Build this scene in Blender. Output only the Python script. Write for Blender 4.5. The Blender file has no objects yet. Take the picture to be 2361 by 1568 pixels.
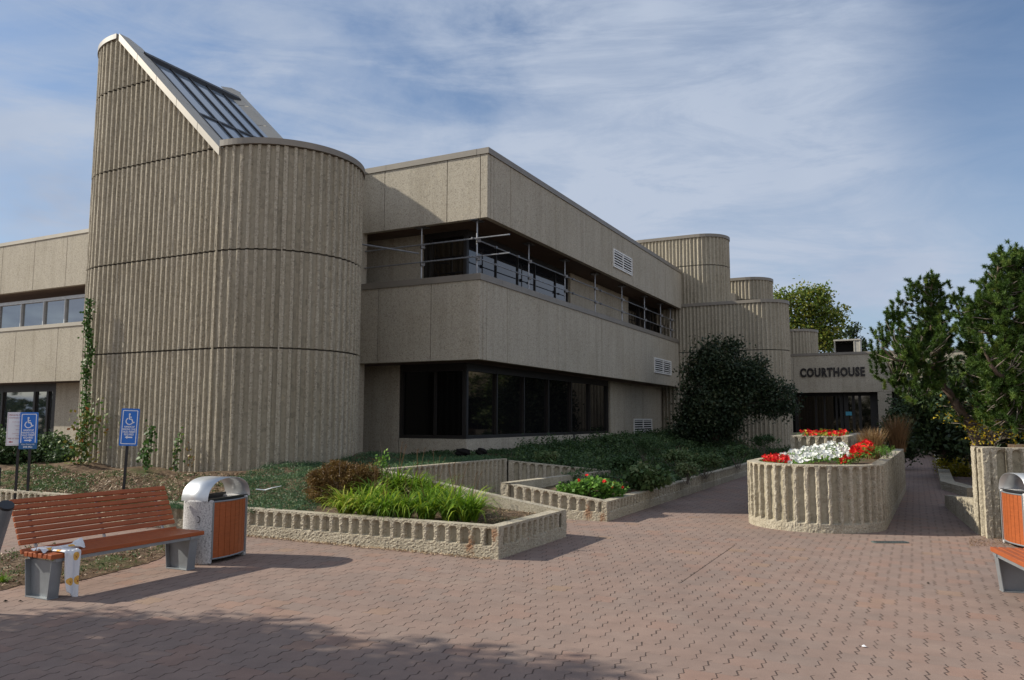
import bpy, math, random
import numpy as np
from mathutils import Vector, Matrix

# ------------------------------------------------------------------ camera, sky, sun, exposure
sc = bpy.context.scene
col = sc.collection
CAM_H = 1.7
PITCH = math.atan(182 / 1800.0)
ROLL = math.radians(0.14)
cam_d = bpy.data.cameras.new("camera")
cam = bpy.data.objects.new("camera", cam_d)
col.objects.link(cam)
cam_d.lens = 36 * 1800 / 2361.0
cam_d.sensor_width = 36
cam_d.clip_end = 4000
cam.matrix_world = (Matrix.Translation((0, 0, CAM_H)) @ Matrix.Rotation(math.radians(90) + PITCH, 4, 'X')
                    @ Matrix.Rotation(ROLL, 4, 'Z'))
sc.camera = cam
sc.view_settings.view_transform = 'Standard'
sc.view_settings.look = 'None'
sc.view_settings.exposure = 0.72
sc.view_settings.gamma = 1

SUN_EL = math.radians(33)
SUN_AZ = math.radians(-81.5)          # compass style: 0 = +Y, clockwise
w = bpy.data.worlds.new("World")
sc.world = w
w.use_nodes = True
nt = w.node_tree
nt.nodes.clear()
wo = nt.nodes.new('ShaderNodeOutputWorld')
bg = nt.nodes.new('ShaderNodeBackground')
sky = nt.nodes.new('ShaderNodeTexSky')
sky.sky_type = 'NISHITA'
sky.sun_disc = False
sky.sun_elevation = SUN_EL
sky.sun_rotation = SUN_AZ
sky.air_density = 1.0
sky.dust_density = 0.6
sky.ozone_density = 1.6
SKYS = 0.072
bg.inputs['Strength'].default_value = SKYS


def wn(t, **k):
    n = nt.nodes.new(t)
    for a, b in k.items():
        setattr(n, a, b)
    return n


tc = wn('ShaderNodeTexCoord')
sep = wn('ShaderNodeSeparateXYZ')
nt.links.new(tc.outputs['Generated'], sep.inputs[0])
cmb = wn('ShaderNodeVectorMath', operation='MULTIPLY')
nt.links.new(tc.outputs['Generated'], cmb.inputs[0])
cmb.inputs[1].default_value = (1.0, 1.0, 1.9)


def cloud_noise(rot, scl, scale, detail, rough, dist, lo, hi):
    mp = wn('ShaderNodeMapping')
    mp.inputs['Rotation'].default_value = (0, 0, math.radians(rot))
    mp.inputs['Scale'].default_value = scl
    nt.links.new(cmb.outputs[0], mp.inputs[0])
    nz = wn('ShaderNodeTexNoise')
    nz.inputs['Scale'].default_value = scale
    nz.inputs['Detail'].default_value = detail
    nz.inputs['Roughness'].default_value = rough
    nz.inputs['Distortion'].default_value = dist
    nt.links.new(mp.outputs[0], nz.inputs['Vector'])
    mr = wn('ShaderNodeMapRange')
    mr.interpolation_type = 'SMOOTHSTEP'
    mr.inputs['From Min'].default_value = lo
    mr.inputs['From Max'].default_value = hi
    nt.links.new(nz.outputs[0], mr.inputs[0])
    return mr.outputs[0]


c1 = cloud_noise(20, (0.8, 1.0, 1.0), 2.3, 8, 0.58, 0.35, 0.30, 0.56)
c2 = cloud_noise(35, (0.6, 1.0, 1.6), 5.5, 10, 0.66, 0.8, 0.36, 0.66)
c3 = cloud_noise(10, (1, 1, 1), 1.6, 5, 0.55, 0.2, 0.34, 0.64)
m1 = wn('ShaderNodeMath', operation='MULTIPLY')
nt.links.new(c1, m1.inputs[0]); m1.inputs[1].default_value = 0.66
m2 = wn('ShaderNodeMath', operation='MULTIPLY_ADD')
nt.links.new(c2, m2.inputs[0]); m2.inputs[1].default_value = 0.38
nt.links.new(m1.outputs[0], m2.inputs[2])
# clear blue towards the upper right of the view (direction dependent cover)
dt = wn('ShaderNodeVectorMath', operation='DOT_PRODUCT')
nt.links.new(tc.outputs['Generated'], dt.inputs[0])
v = Vector((0.58, 0.72, 0.34)).normalized()
dt.inputs[1].default_value = v
clr = wn('ShaderNodeMapRange')
clr.interpolation_type = 'SMOOTHSTEP'
clr.inputs['From Min'].default_value = 0.965
clr.inputs['From Max'].default_value = 0.995
clr.inputs['To Min'].default_value = 1.0
clr.inputs['To Max'].default_value = 0.18
nt.links.new(dt.outputs['Value'], clr.inputs[0])
m3 = wn('ShaderNodeMath', operation='MULTIPLY')
m3.use_clamp = True
nt.links.new(m2.outputs[0], m3.inputs[0])
nt.links.new(clr.outputs[0], m3.inputs[1])
hz_ = wn('ShaderNodeMapRange')
hz_.interpolation_type = 'SMOOTHSTEP'
hz_.inputs['From Min'].default_value = 0.0
hz_.inputs['From Max'].default_value = 0.42
hz_.inputs['To Min'].default_value = 0.40
hz_.inputs['To Max'].default_value = 0.0
nt.links.new(sep.outputs['Z'], hz_.inputs[0])
m3b = wn('ShaderNodeMath', operation='ADD')
m3b.use_clamp = True
nt.links.new(m3.outputs[0], m3b.inputs[0])
nt.links.new(hz_.outputs[0], m3b.inputs[1])
m3 = m3b
cc = wn('ShaderNodeMix', data_type='RGBA')
nt.links.new(c3, cc.inputs[0])
CL = 0.86 / SKYS
cc.inputs[6].default_value = (0.225 * CL, 0.288 * CL, 0.405 * CL, 1)
cc.inputs[7].default_value = (0.345 * CL, 0.395 * CL, 0.485 * CL, 1)
skt = wn('ShaderNodeMix', data_type='RGBA', blend_type='MULTIPLY')
skt.inputs[0].default_value = 1.0
nt.links.new(sky.outputs[0], skt.inputs[6])
skt.inputs[7].default_value = (0.80, 0.90, 1.0, 1)
mixc = wn('ShaderNodeMix', data_type='RGBA')
nt.links.new(m3.outputs[0], mixc.inputs[0])
nt.links.new(skt.outputs[2], mixc.inputs[6])
nt.links.new(cc.outputs[2], mixc.inputs[7])
# added fill: sky behind the viewer brightened and warmed to lift shaded walls
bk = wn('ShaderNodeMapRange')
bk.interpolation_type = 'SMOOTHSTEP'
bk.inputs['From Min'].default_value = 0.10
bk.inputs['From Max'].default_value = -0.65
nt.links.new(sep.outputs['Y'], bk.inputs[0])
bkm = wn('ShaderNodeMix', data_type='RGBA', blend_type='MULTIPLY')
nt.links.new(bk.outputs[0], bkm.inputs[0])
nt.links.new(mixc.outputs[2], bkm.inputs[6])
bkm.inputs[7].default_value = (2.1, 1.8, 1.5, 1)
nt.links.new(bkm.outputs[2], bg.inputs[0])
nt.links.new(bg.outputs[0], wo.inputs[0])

sun_d = bpy.data.lights.new("sun", 'SUN')
sun_d.energy = 3.6
sun_d.angle = math.radians(0.5)
sun_d.color = (1.0, 0.93, 0.80)
sun = bpy.data.objects.new("sun", sun_d)
col.objects.link(sun)
sdir = Vector((math.sin(SUN_AZ) * math.cos(SUN_EL), math.cos(SUN_AZ) * math.cos(SUN_EL), math.sin(SUN_EL)))
sun.rotation_euler = sdir.to_track_quat('Z', 'Y').to_euler()
sc.cycles.max_bounces = 6
sc.cycles.transparent_max_bounces = 8

# ------------------------------------------------------------------ helpers
random.seed(4)
RNG = np.random.default_rng(7)
E1 = np.array((0.457, 0.889))         # building axis, receding to the right
E2 = np.array((-0.889, 0.457))        # building axis, receding to the left
_f = 1800.0
_cp, _sp = math.cos(PITCH), math.sin(PITCH)


def ray(u, v):
    a2 = (u - 1180.5) / _f
    b2 = (784 - v) / _f
    a = a2 * math.cos(ROLL) - b2 * math.sin(ROLL)
    b = a2 * math.sin(ROLL) + b2 * math.cos(ROLL)
    return (a, _cp - b * _sp, _sp + b * _cp)


def G(u, v, z=0.0):
    d = ray(u, v)
    t = (z - CAM_H) / d[2]
    return (d[0] * t, d[1] * t, z)


def at(u, v, Y):
    d = ray(u, v)
    t = Y / d[1]
    return (d[0] * t, Y, CAM_H + d[2] * t)


def L2(o, a, b):
    """plan point o + a*E2 + b*E1"""
    return np.array(o) + a * E2 + b * E1


def tag(o, label=None, cat=None, group=None, kind=None):
    if label: o['label'] = label
    if cat: o['category'] = cat
    if group: o['group'] = group
    if kind: o['kind'] = kind
    return o


def empty(name, loc=(0, 0, 0), rz=0.0):
    o = bpy.data.objects.new(name, None)
    o.location = loc
    o.rotation_euler = (0, 0, rz)
    o.empty_display_size = 0.2
    col.objects.link(o)
    return o


class MB:
    def __init__(s):
        s.v = []; s.f = []; s.n = 0; s.m = []

    def add(s, V, F, mi=0):
        V = np.asarray(V, float).reshape(-1, 3)
        s.v.append(V)
        for f in F:
            s.f.append([i + s.n for i in f])
            s.m.append(mi)
        s.n += len(V)
        return s

    def box(s, c, size, rz=0.0, R=None, mi=0):
        hx, hy, hz = size[0] / 2, size[1] / 2, size[2] / 2
        V = np.array([(x, y, z) for z in (-hz, hz) for y in (-hy, hy) for x in (-hx, hx)])
        if R is None:
            cz, sz = math.cos(rz), math.sin(rz)
            R = np.array(((cz, -sz, 0), (sz, cz, 0), (0, 0, 1)))
        V = V @ np.array(R).T + np.array(c)
        return s.add(V, [(0, 2, 3, 1), (4, 5, 7, 6), (0, 1, 5, 4), (2, 6, 7, 3), (0, 4, 6, 2), (1, 3, 7, 5)], mi)

    def prism(s, pts, z0, z1, mi=0):
        """vertical prism over a counter clockwise plan polygon"""
        n = len(pts)
        V = [(p[0], p[1], z0) for p in pts] + [(p[0], p[1], z1) for p in pts]
        F = [tuple(reversed(range(n))), tuple(range(n, 2 * n))]
        for i in range(n):
            j = (i + 1) % n
            F.append((i, j, n + j, n + i))
        return s.add(V, F, mi)

    def tube(s, pts, rad, n=8, mi=0, cap=True):
        pts = [np.array(p, float) for p in pts]
        if not hasattr(rad, '__len__'):
            rad = [rad] * len(pts)
        V = []
        up = np.array((0.13, 0.27, 0.95))
        for i, p in enumerate(pts):
            d = pts[min(i + 1, len(pts) - 1)] - pts[max(i - 1, 0)]
            d = d / (np.linalg.norm(d) + 1e-9)
            a = np.cross(d, up)
            if np.linalg.norm(a) < 0.1:
                a = np.cross(d, (1, 0, 0))
            a /= np.linalg.norm(a)
            b = np.cross(d, a)
            for k in range(n):
                t = 2 * math.pi * k / n
                V.append(p + rad[i] * (math.cos(t) * a + math.sin(t) * b))
        F = []
        for i in range(len(pts) - 1):
            for k in range(n):
                k2 = (k + 1) % n
                F.append((i * n + k, i * n + k2, (i + 1) * n + k2, (i + 1) * n + k))
        if cap:
            F.append(tuple(reversed(range(n))))
            F.append(tuple(range((len(pts) - 1) * n, len(pts) * n)))
        return s.add(V, F, mi)

    def build(s, name, mat, parent=None, smooth=False, bevel=0.0):
        me = bpy.data.meshes.new(name)
        V = np.concatenate(s.v) if s.v else np.zeros((0, 3))
        me.from_pydata(V.tolist(), [], s.f)
        mats = mat if isinstance(mat, (list, tuple)) else [mat]
        for m in mats:
            me.materials.append(m)
        if len(mats) > 1:
            me.polygons.foreach_set('material_index', s.m)
        if smooth:
            me.polygons.foreach_set('use_smooth', [True] * len(me.polygons))
        me.update()
        o = bpy.data.objects.new(name, me)
        col.objects.link(o)
        if parent is not None:
            o.parent = parent
        if bevel:
            b = o.modifiers.new('bevel', 'BEVEL')
            b.width = bevel
            b.segments = 2
            b.limit_method = 'ANGLE'
        return o


def tri_mesh(name, V, k, mat, parent=None, attr=None, smooth=False):
    """V: (n*k,3) vertices, faces of k consecutive vertices; attr: per face 0..1 value written as colour 'tone'"""
    V = np.asarray(V, np.float32)
    n = len(V) // k
    me = bpy.data.meshes.new(name)
    me.vertices.add(len(V))
    me.vertices.foreach_set('co', V.ravel())
    me.loops.add(n * k)
    me.loops.foreach_set('vertex_index', np.arange(n * k, dtype=np.int32))
    me.polygons.add(n)
    me.polygons.foreach_set('loop_start', np.arange(0, n * k, k, dtype=np.int32))
    me.polygons.foreach_set('loop_total', np.full(n, k, np.int32))
    me.materials.append(mat)
    me.update(calc_edges=True)
    if attr is not None:
        a = me.attributes.new('tone', 'FLOAT', 'FACE')
        a.data.foreach_set('value', np.asarray(attr, np.float32))
    o = bpy.data.objects.new(name, me)
    col.objects.link(o)
    if parent is not None:
        o.parent = parent
    return o


# ------------------------------------------------------------------ materials
def newmat(name):
    m = bpy.data.materials.new(name)
    m.use_nodes = True
    t = m.node_tree
    b = t.nodes['Principled BSDF']
    return m, t, b


def nd(t, typ, **k):
    n = t.nodes.new(typ)
    for a, b in k.items():
        setattr(n, a, b)
    return n


def noise(t, vec, scale, detail=4, rough=0.55, dist=0.0):
    n = nd(t, 'ShaderNodeTexNoise')
    n.inputs['Scale'].default_value = scale
    n.inputs['Detail'].default_value = detail
    n.inputs['Roughness'].default_value = rough
    n.inputs['Distortion'].default_value = dist
    if vec is not None:
        t.links.new(vec, n.inputs['Vector'])
    return n


def ramp(t, src, stops):
    r = nd(t, 'ShaderNodeValToRGB')
    e = r.color_ramp.elements
    while len(e) < len(stops):
        e.new(0.5)
    for i, (p, c) in enumerate(stops):
        e[i].position = p
        e[i].color = (c[0], c[1], c[2], 1)
    t.links.new(src, r.inputs[0])
    return r.outputs[0]


def mixc_(t, fac, a, b, mode='MIX'):
    m = nd(t, 'ShaderNodeMix', data_type='RGBA', blend_type=mode)
    for i, x in ((0, fac), (6, a), (7, b)):
        if hasattr(x, 'links'):
            t.links.new(x, m.inputs[i])
        elif isinstance(x, (int, float)):
            m.inputs[i].default_value = x
        else:
            m.inputs[i].default_value = (x[0], x[1], x[2], 1)
    return m.outputs[2]


def geo_pos(t):
    return nd(t, 'ShaderNodeNewGeometry').outputs['Position']


def bump(t, b, h, strength=0.4, dist=0.01, prev=None):
    n = nd(t, 'ShaderNodeBump')
    n.inputs['Strength'].default_value = strength
    n.inputs['Distance'].default_value = dist
    t.links.new(h, n.inputs['Height'])
    if prev is not None:
        t.links.new(prev, n.inputs['Normal'])
    t.links.new(n.outputs[0], b.inputs['Normal'])
    return n.outputs[0]


def aggregate(name, base, dark, light, speck=60.0, stain=0.5, bstr=0.5, streaks=True, rough=0.9, rust=()):
    """exposed aggregate concrete: pebbly speckle, vertical weather streaks, broad staining"""
    m, t, b = newmat(name)
    P = geo_pos(t)
    n1 = noise(t, P, speck, 3, 0.7)
    c = ramp(t, n1.outputs[0], [(0.30, dark), (0.47, base), (0.56, base), (0.72, light)])
    vo = nd(t, 'ShaderNodeTexVoronoi')
    vo.inputs['Scale'].default_value = speck * 0.7
    t.links.new(P, vo.inputs['Vector'])
    spots = ramp(t, vo.outputs['Color'], [(0.0, (0.62, 0.62, 0.62)), (0.35, (1, 1, 1)), (0.8, (1, 1, 1)), (1.0, (1.28, 1.24, 1.15))])
    c = mixc_(t, 0.8, c, spots, 'MULTIPLY')
    if streaks:
        mp = nd(t, 'ShaderNodeMapping')
        mp.inputs['Scale'].default_value = (3.0, 3.0, 0.22)
        t.links.new(P, mp.inputs[0])
        n2 = noise(t, mp.outputs[0], 1.4, 6, 0.65)
        st = ramp(t, n2.outputs[0], [(0.30, (0.66, 0.64, 0.60)), (0.52, (1, 1, 1)), (0.75, (1.08, 1.07, 1.05))])
        c = mixc_(t, stain, c, st, 'MULTIPLY')
    n3 = noise(t, P, 0.55, 5, 0.6)
    bl = ramp(t, n3.outputs[0], [(0.30, (0.80, 0.78, 0.72)), (0.55, (1, 1, 1)), (0.8, (1.08, 1.06, 1.04))])
    c = mixc_(t, stain, c, bl, 'MULTIPLY')
    for (rx, ry, rz_, rr_) in rust:
        sb_ = nd(t, 'ShaderNodeVectorMath', operation='DISTANCE')
        ml_ = nd(t, 'ShaderNodeVectorMath', operation='MULTIPLY')
        t.links.new(P, ml_.inputs[0]); ml_.inputs[1].default_value = (1, 1, 0.45)
        t.links.new(ml_.outputs[0], sb_.inputs[0]); sb_.inputs[1].default_value = (rx, ry, rz_ * 0.45)
        m_ = nd(t, 'ShaderNodeMath', operation='MULTIPLY_ADD')
        nz_ = noise(t, P, 22, 4, 0.7)
        t.links.new(nz_.outputs[0], m_.inputs[0]); m_.inputs[1].default_value = 0.22; t.links.new(sb_.outputs['Value'], m_.inputs[2])
        r_ = nd(t, 'ShaderNodeMapRange'); r_.inputs['From Min'].default_value = 0.11 + rr_ * 0.2; r_.inputs['From Max'].default_value = 0.11 + rr_
        r_.inputs['To Min'].default_value = 0.75; r_.inputs['To Max'].default_value = 0.0
        t.links.new(m_.outputs[0], r_.inputs[0])
        c = mixc_(t, r_.outputs[0], c, (0.24, 0.105, 0.045))
    t.links.new(c, b.inputs['Base Color'])
    b.inputs['Roughness'].default_value = rough
    b.inputs['Specular IOR Level'].default_value = 0.25
    bump(t, b, n1.outputs[0], bstr, 0.015)
    return m


M = {}
M['panel'] = aggregate('panel_concrete', (0.415, 0.375, 0.302), (0.22, 0.193, 0.16), (0.53, 0.488, 0.41), 38, 0.45, 0.35)
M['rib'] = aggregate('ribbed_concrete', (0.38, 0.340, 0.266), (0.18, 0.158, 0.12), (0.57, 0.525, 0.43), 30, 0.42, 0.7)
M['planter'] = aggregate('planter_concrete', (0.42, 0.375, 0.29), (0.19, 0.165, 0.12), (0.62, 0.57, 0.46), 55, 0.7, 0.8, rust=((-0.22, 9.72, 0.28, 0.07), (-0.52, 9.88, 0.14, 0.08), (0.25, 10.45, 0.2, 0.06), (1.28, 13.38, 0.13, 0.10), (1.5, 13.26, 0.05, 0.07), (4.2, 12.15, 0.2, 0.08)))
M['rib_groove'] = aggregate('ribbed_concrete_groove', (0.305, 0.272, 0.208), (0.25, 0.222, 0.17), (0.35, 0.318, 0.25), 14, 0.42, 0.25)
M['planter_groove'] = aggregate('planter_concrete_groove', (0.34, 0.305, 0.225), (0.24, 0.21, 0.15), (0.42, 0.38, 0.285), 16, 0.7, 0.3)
M['joint'] = aggregate('joint_shadow_gap', (0.10, 0.09, 0.075), (0.06, 0.055, 0.045), (0.14, 0.125, 0.1), 20, 0.3, 0.2, False)
M['plain'] = aggregate('smooth_concrete', (0.46, 0.42, 0.34), (0.33, 0.30, 0.24), (0.54, 0.50, 0.41), 14, 0.6, 0.15)


def simple(name, colr, rough=0.6, metal=0.0, spec=0.5, var=0.12, scale=6.0, bs=0.0):
    m, t, b = newmat(name)
    P = geo_pos(t)
    n = noise(t, P, scale, 5, 0.6)
    lo = tuple(x * (1 - var) for x in colr)
    hi = tuple(min(1, x * (1 + var)) for x in colr)
    t.links.new(ramp(t, n.outputs[0], [(0.3, lo), (0.7, hi)]), b.inputs['Base Color'])
    b.inputs['Roughness'].default_value = rough
    b.inputs['Metallic'].default_value = metal
    b.inputs['Specular IOR Level'].default_value = spec
    if bs:
        bump(t, b, n.outputs[0], bs, 0.01)
    return m


M['coping'] = simple('coping_metal', (0.20, 0.178, 0.148), 0.5, 0.0, 0.5, 0.1, 2)
M['coping_light'] = simple('skylight_flashing', (0.40, 0.365, 0.30), 0.5, 0.1, 0.5, 0.08, 1.5)
M['frame_dark'] = simple('dark_window_frame', (0.022, 0.020, 0.019), 0.45, 0.2, 0.5, 0.1)
M['frame_grey'] = simple('pale_window_frame', (0.52, 0.53, 0.53), 0.45, 0.4, 0.5, 0.1)
M['soffit'] = simple('soffit_board', (0.10, 0.065, 0.045), 0.8, 0, 0.3, 0.15, 3)
M['black'] = simple('dark_interior', (0.012, 0.011, 0.010), 0.9, 0, 0.1, 0.2)
M['black_metal'] = simple('black_post_paint', (0.018, 0.018, 0.02), 0.45, 0.2, 0.5, 0.2)
M['galv'] = simple('galvanised_tube', (0.30, 0.31, 0.33), 0.42, 0.7, 0.5, 0.2, 9)
M['clamp'] = simple('clamp_steel', (0.16, 0.16, 0.165), 0.5, 0.7, 0.5, 0.3, 20)
M['white_paint'] = simple('white_vent_paint', (0.72, 0.71, 0.68), 0.5, 0, 0.4, 0.08)
M['letter'] = simple('letter_bronze', (0.022, 0.018, 0.016), 0.45, 0.3, 0.5, 0.1)
M['hvac'] = simple('hvac_casing', (0.40, 0.38, 0.33), 0.55, 0.2, 0.5, 0.12)
M['bark'] = simple('pine_bark', (0.115, 0.085, 0.065), 0.95, 0, 0.2, 0.55, 14, 0.8)
M['twig'] = simple('grey_twig', (0.17, 0.145, 0.12), 0.9, 0, 0.2, 0.4, 20)
M['bench_metal'] = simple('bench_grey_metal', (0.245, 0.265, 0.28), 0.42, 0.35, 0.5, 0.14, 5)
M['steel'] = simple('brushed_hood', (0.55, 0.57, 0.59), 0.42, 0.8, 0.5, 0.05, 3)
M['liner'] = simple('black_liner', (0.02, 0.02, 0.022), 0.35, 0, 0.5, 0.1)
M['sign_blue'] = simple('sign_blue', (0.015, 0.15, 0.56), 0.4, 0, 0.5, 0.05)
M['sign_blue2'] = simple('sign_blue_sticker', (0.02, 0.11, 0.27), 0.4, 0, 0.5, 0.05)
M['sign_white'] = simple('sign_white', (0.74, 0.76, 0.80), 0.4, 0, 0.5, 0.03)
M['sign_red'] = simple('sign_red', (0.38, 0.03, 0.04), 0.4, 0, 0.5, 0.05)
M['sign_pink'] = simple('sign_faded_text', (0.42, 0.20, 0.23), 0.5, 0, 0.5, 0.05)
M['drain'] = simple('drain_iron', (0.13, 0.16, 0.15), 0.6, 0.4, 0.5, 0.3, 30)
M['paper_blue'] = simple('blue_notice', (0.10, 0.42, 0.60), 0.6, 0, 0.3, 0.1)


def wood_mat(name, colr):
    m, t, b = newmat(name)
    tco = nd(t, 'ShaderNodeTexCoord').outputs['Object']
    mp = nd(t, 'ShaderNodeMapping')
    mp.inputs['Scale'].default_value = (1.5, 22, 22)
    t.links.new(tco, mp.inputs[0])
    n = noise(t, mp.outputs[0], 3.0, 6, 0.6)
    n2 = noise(t, tco, 3.5, 4, 0.6)
    c = ramp(t, n.outputs[0], [(0.3, tuple(x * 0.78 for x in colr)), (0.6, colr), (0.8, tuple(min(1, x * 1.15) for x in colr))])
    c = mixc_(t, 0.5, c, ramp(t, n2.outputs[0], [(0.3, (0.8, 0.78, 0.76)), (0.7, (1.06, 1.06, 1.06))]), 'MULTIPLY')
    t.links.new(c, b.inputs['Base Color'])
    b.inputs['Roughness'].default_value = 0.5
    b.inputs['Specular IOR Level'].default_value = 0.35
    bump(t, b, n.outputs[0], 0.12, 0.004)
    return m


M['wood'] = wood_mat('stained_wood', (0.36, 0.092, 0.028))
M['wood_dark'] = wood_mat('stained_wood_panel', (0.36, 0.092, 0.026))


def glass_mat(name, colr, ior, rough=0.03, wave=0.04, tint=(1, 1, 1)):
    m, t, b = newmat(name)
    b.inputs['Base Color'].default_value = (*colr, 1)
    b.inputs['Roughness'].default_value = rough
    b.inputs['IOR'].default_value = ior
    b.inputs['Specular Tint'].default_value = (*tint, 1)
    n = noise(t, geo_pos(t), 0.7, 2, 0.5)
    bump(t, b, n.outputs[0], wave, 0.05)
    return m


M['glass'] = glass_mat('dark_tinted_glass', (0.006, 0.006, 0.007), 1.9, tint=(1.0, 0.85, 0.66))
M['glass_black'] = glass_mat('black_corner_glass', (0.004, 0.004, 0.004), 1.3)
M['glass_sky'] = glass_mat('mirror_tinted_glass', (0.02, 0.025, 0.03), 3.6)
M['glass_up'] = glass_mat('upper_tinted_glass', (0.012, 0.014, 0.018), 1.8)
M['glass_roof'] = glass_mat('skylight_glass', (0.16, 0.20, 0.25), 2.6, 0.08)


def terrazzo():
    m, t, b = newmat('bin_terrazzo')
    tco = nd(t, 'ShaderNodeTexCoord').outputs['Object']
    vo = nd(t, 'ShaderNodeTexVoronoi')
    vo.inputs['Scale'].default_value = 150
    t.links.new(tco, vo.inputs['Vector'])
    n = noise(t, tco, 62, 3, 0.7)
    c = ramp(t, n.outputs[0], [(0.30, (0.08, 0.08, 0.085)), (0.40, (0.34, 0.335, 0.33)), (0.55, (0.50, 0.49, 0.48)), (0.75, (0.60, 0.59, 0.58))])
    c = mixc_(t, 0.5, c, ramp(t, vo.outputs['Color'], [(0.0, (0.35, 0.34, 0.35)), (0.3, (1, 1, 1))]), 'MULTIPLY')
    t.links.new(c, b.inputs['Base Color'])
    b.inputs['Roughness'].default_value = 0.75
    bump(t, b, n.outputs[0], 0.3, 0.004)
    return m


M['terrazzo'] = terrazzo()


def leaf_mat(name, stops, rough=0.55, trans=0.25, spec=0.3):
    """leaf colours picked by a per-face 'tone' attribute plus fine noise"""
    m, t, b = newmat(name)
    at_ = nd(t, 'ShaderNodeAttribute')
    at_.attribute_name = 'tone'
    n = noise(t, geo_pos(t), 5.0, 3, 0.6)
    mm = nd(t, 'ShaderNodeMath', operation='MULTIPLY_ADD')
    t.links.new(n.outputs[0], mm.inputs[0])
    mm.inputs[1].default_value = 0.35
    t.links.new(at_.outputs['Fac'], mm.inputs[2])
    sb = nd(t, 'ShaderNodeMath', operation='SUBTRACT')
    t.links.new(mm.outputs[0], sb.inputs[0])
    sb.inputs[1].default_value = 0.175
    c = ramp(t, sb.outputs[0], stops)
    t.links.new(c, b.inputs['Base Color'])
    b.inputs['Roughness'].default_value = rough
    b.inputs['Specular IOR Level'].default_value = spec
    if trans > 0:
        out = t.nodes['Material Output']
        tr = nd(t, 'ShaderNodeBsdfTranslucent')
        t.links.new(c, tr.inputs[0])
        ms = nd(t, 'ShaderNodeMixShader')
        ms.inputs[0].default_value = trans
        t.links.new(b.outputs[0], ms.inputs[1])
        t.links.new(tr.outputs[0], ms.inputs[2])
        t.links.new(ms.outputs[0], out.inputs[0])
    return m


M['pine'] = leaf_mat('pine_needles', [(0, (0.026, 0.056, 0.012)), (0.4, (0.058, 0.115, 0.018)), (0.75, (0.105, 0.170, 0.026)), (0.93, (0.16, 0.18, 0.035)), (1, (0.20, 0.12, 0.04))], trans=0.25)
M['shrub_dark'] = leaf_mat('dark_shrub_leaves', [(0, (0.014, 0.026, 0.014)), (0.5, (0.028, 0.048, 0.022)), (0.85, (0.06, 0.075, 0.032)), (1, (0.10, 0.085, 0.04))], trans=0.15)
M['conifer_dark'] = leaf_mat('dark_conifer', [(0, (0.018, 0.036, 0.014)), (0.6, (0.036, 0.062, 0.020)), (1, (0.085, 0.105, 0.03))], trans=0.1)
M['tree_far'] = leaf_mat('turning_tree_leaves', [(0, (0.045, 0.085, 0.018)), (0.5, (0.11, 0.17, 0.028)), (0.8, (0.26, 0.27, 0.04)), (1, (0.42, 0.36, 0.06))], trans=0.4)
M['juniper'] = leaf_mat('juniper_sprays', [(0, (0.024, 0.062, 0.030)), (0.45, (0.060, 0.125, 0.055)), (0.8, (0.105, 0.180, 0.075)), (1, (0.22, 0.19, 0.07))])
M['weeds'] = leaf_mat('bed_foliage', [(0, (0.020, 0.045, 0.018)), (0.45, (0.05, 0.095, 0.032)), (0.75, (0.095, 0.150, 0.05)), (0.9, (0.16, 0.20, 0.09)), (1, (0.20, 0.17, 0.06))])
M['lily'] = leaf_mat('daylily_blades', [(0, (0.07, 0.16, 0.014)), (0.45, (0.17, 0.30, 0.022)), (0.8, (0.34, 0.42, 0.035)), (1, (0.55, 0.50, 0.11))], trans=0.35)
M['spirea'] = leaf_mat('bronze_leaves', [(0, (0.060, 0.032, 0.010)), (0.45, (0.13, 0.070, 0.018)), (0.8, (0.20, 0.12, 0.03)), (1, (0.27, 0.20, 0.06))])
M['vine'] = leaf_mat('creeper_leaves', [(0, (0.035, 0.085, 0.015)), (0.55, (0.075, 0.17, 0.025)), (0.8, (0.20, 0.16, 0.03)), (1, (0.30, 0.09, 0.03))])
M['yellow'] = leaf_mat('yellow_leaves', [(0, (0.16, 0.18, 0.02)), (0.5, (0.45, 0.36, 0.02)), (1, (0.60, 0.30, 0.02))], trans=0.4)
M['straw'] = leaf_mat('dry_stems', [(0, (0.16, 0.085, 0.035)), (0.5, (0.27, 0.155, 0.07)), (1, (0.42, 0.30, 0.15))], trans=0.3)
M['litter'] = leaf_mat('fallen_litter', [(0, (0.10, 0.06, 0.035)), (0.5, (0.24, 0.15, 0.08)), (1, (0.50, 0.40, 0.27))], trans=0.0)
M['red'] = leaf_mat('red_petals', [(0, (0.42, 0.004, 0.006)), (0.5, (0.70, 0.012, 0.012)), (1, (0.85, 0.03, 0.02))], trans=0.3)
M['white'] = leaf_mat('white_petals', [(0, (0.70, 0.72, 0.66)), (1, (0.88, 0.89, 0.86))], trans=0.25)
M['bright_leaf'] = leaf_mat('bright_green_leaves', [(0, (0.06, 0.14, 0.02)), (0.6, (0.16, 0.32, 0.05)), (1, (0.30, 0.42, 0.08))], trans=0.35)


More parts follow.
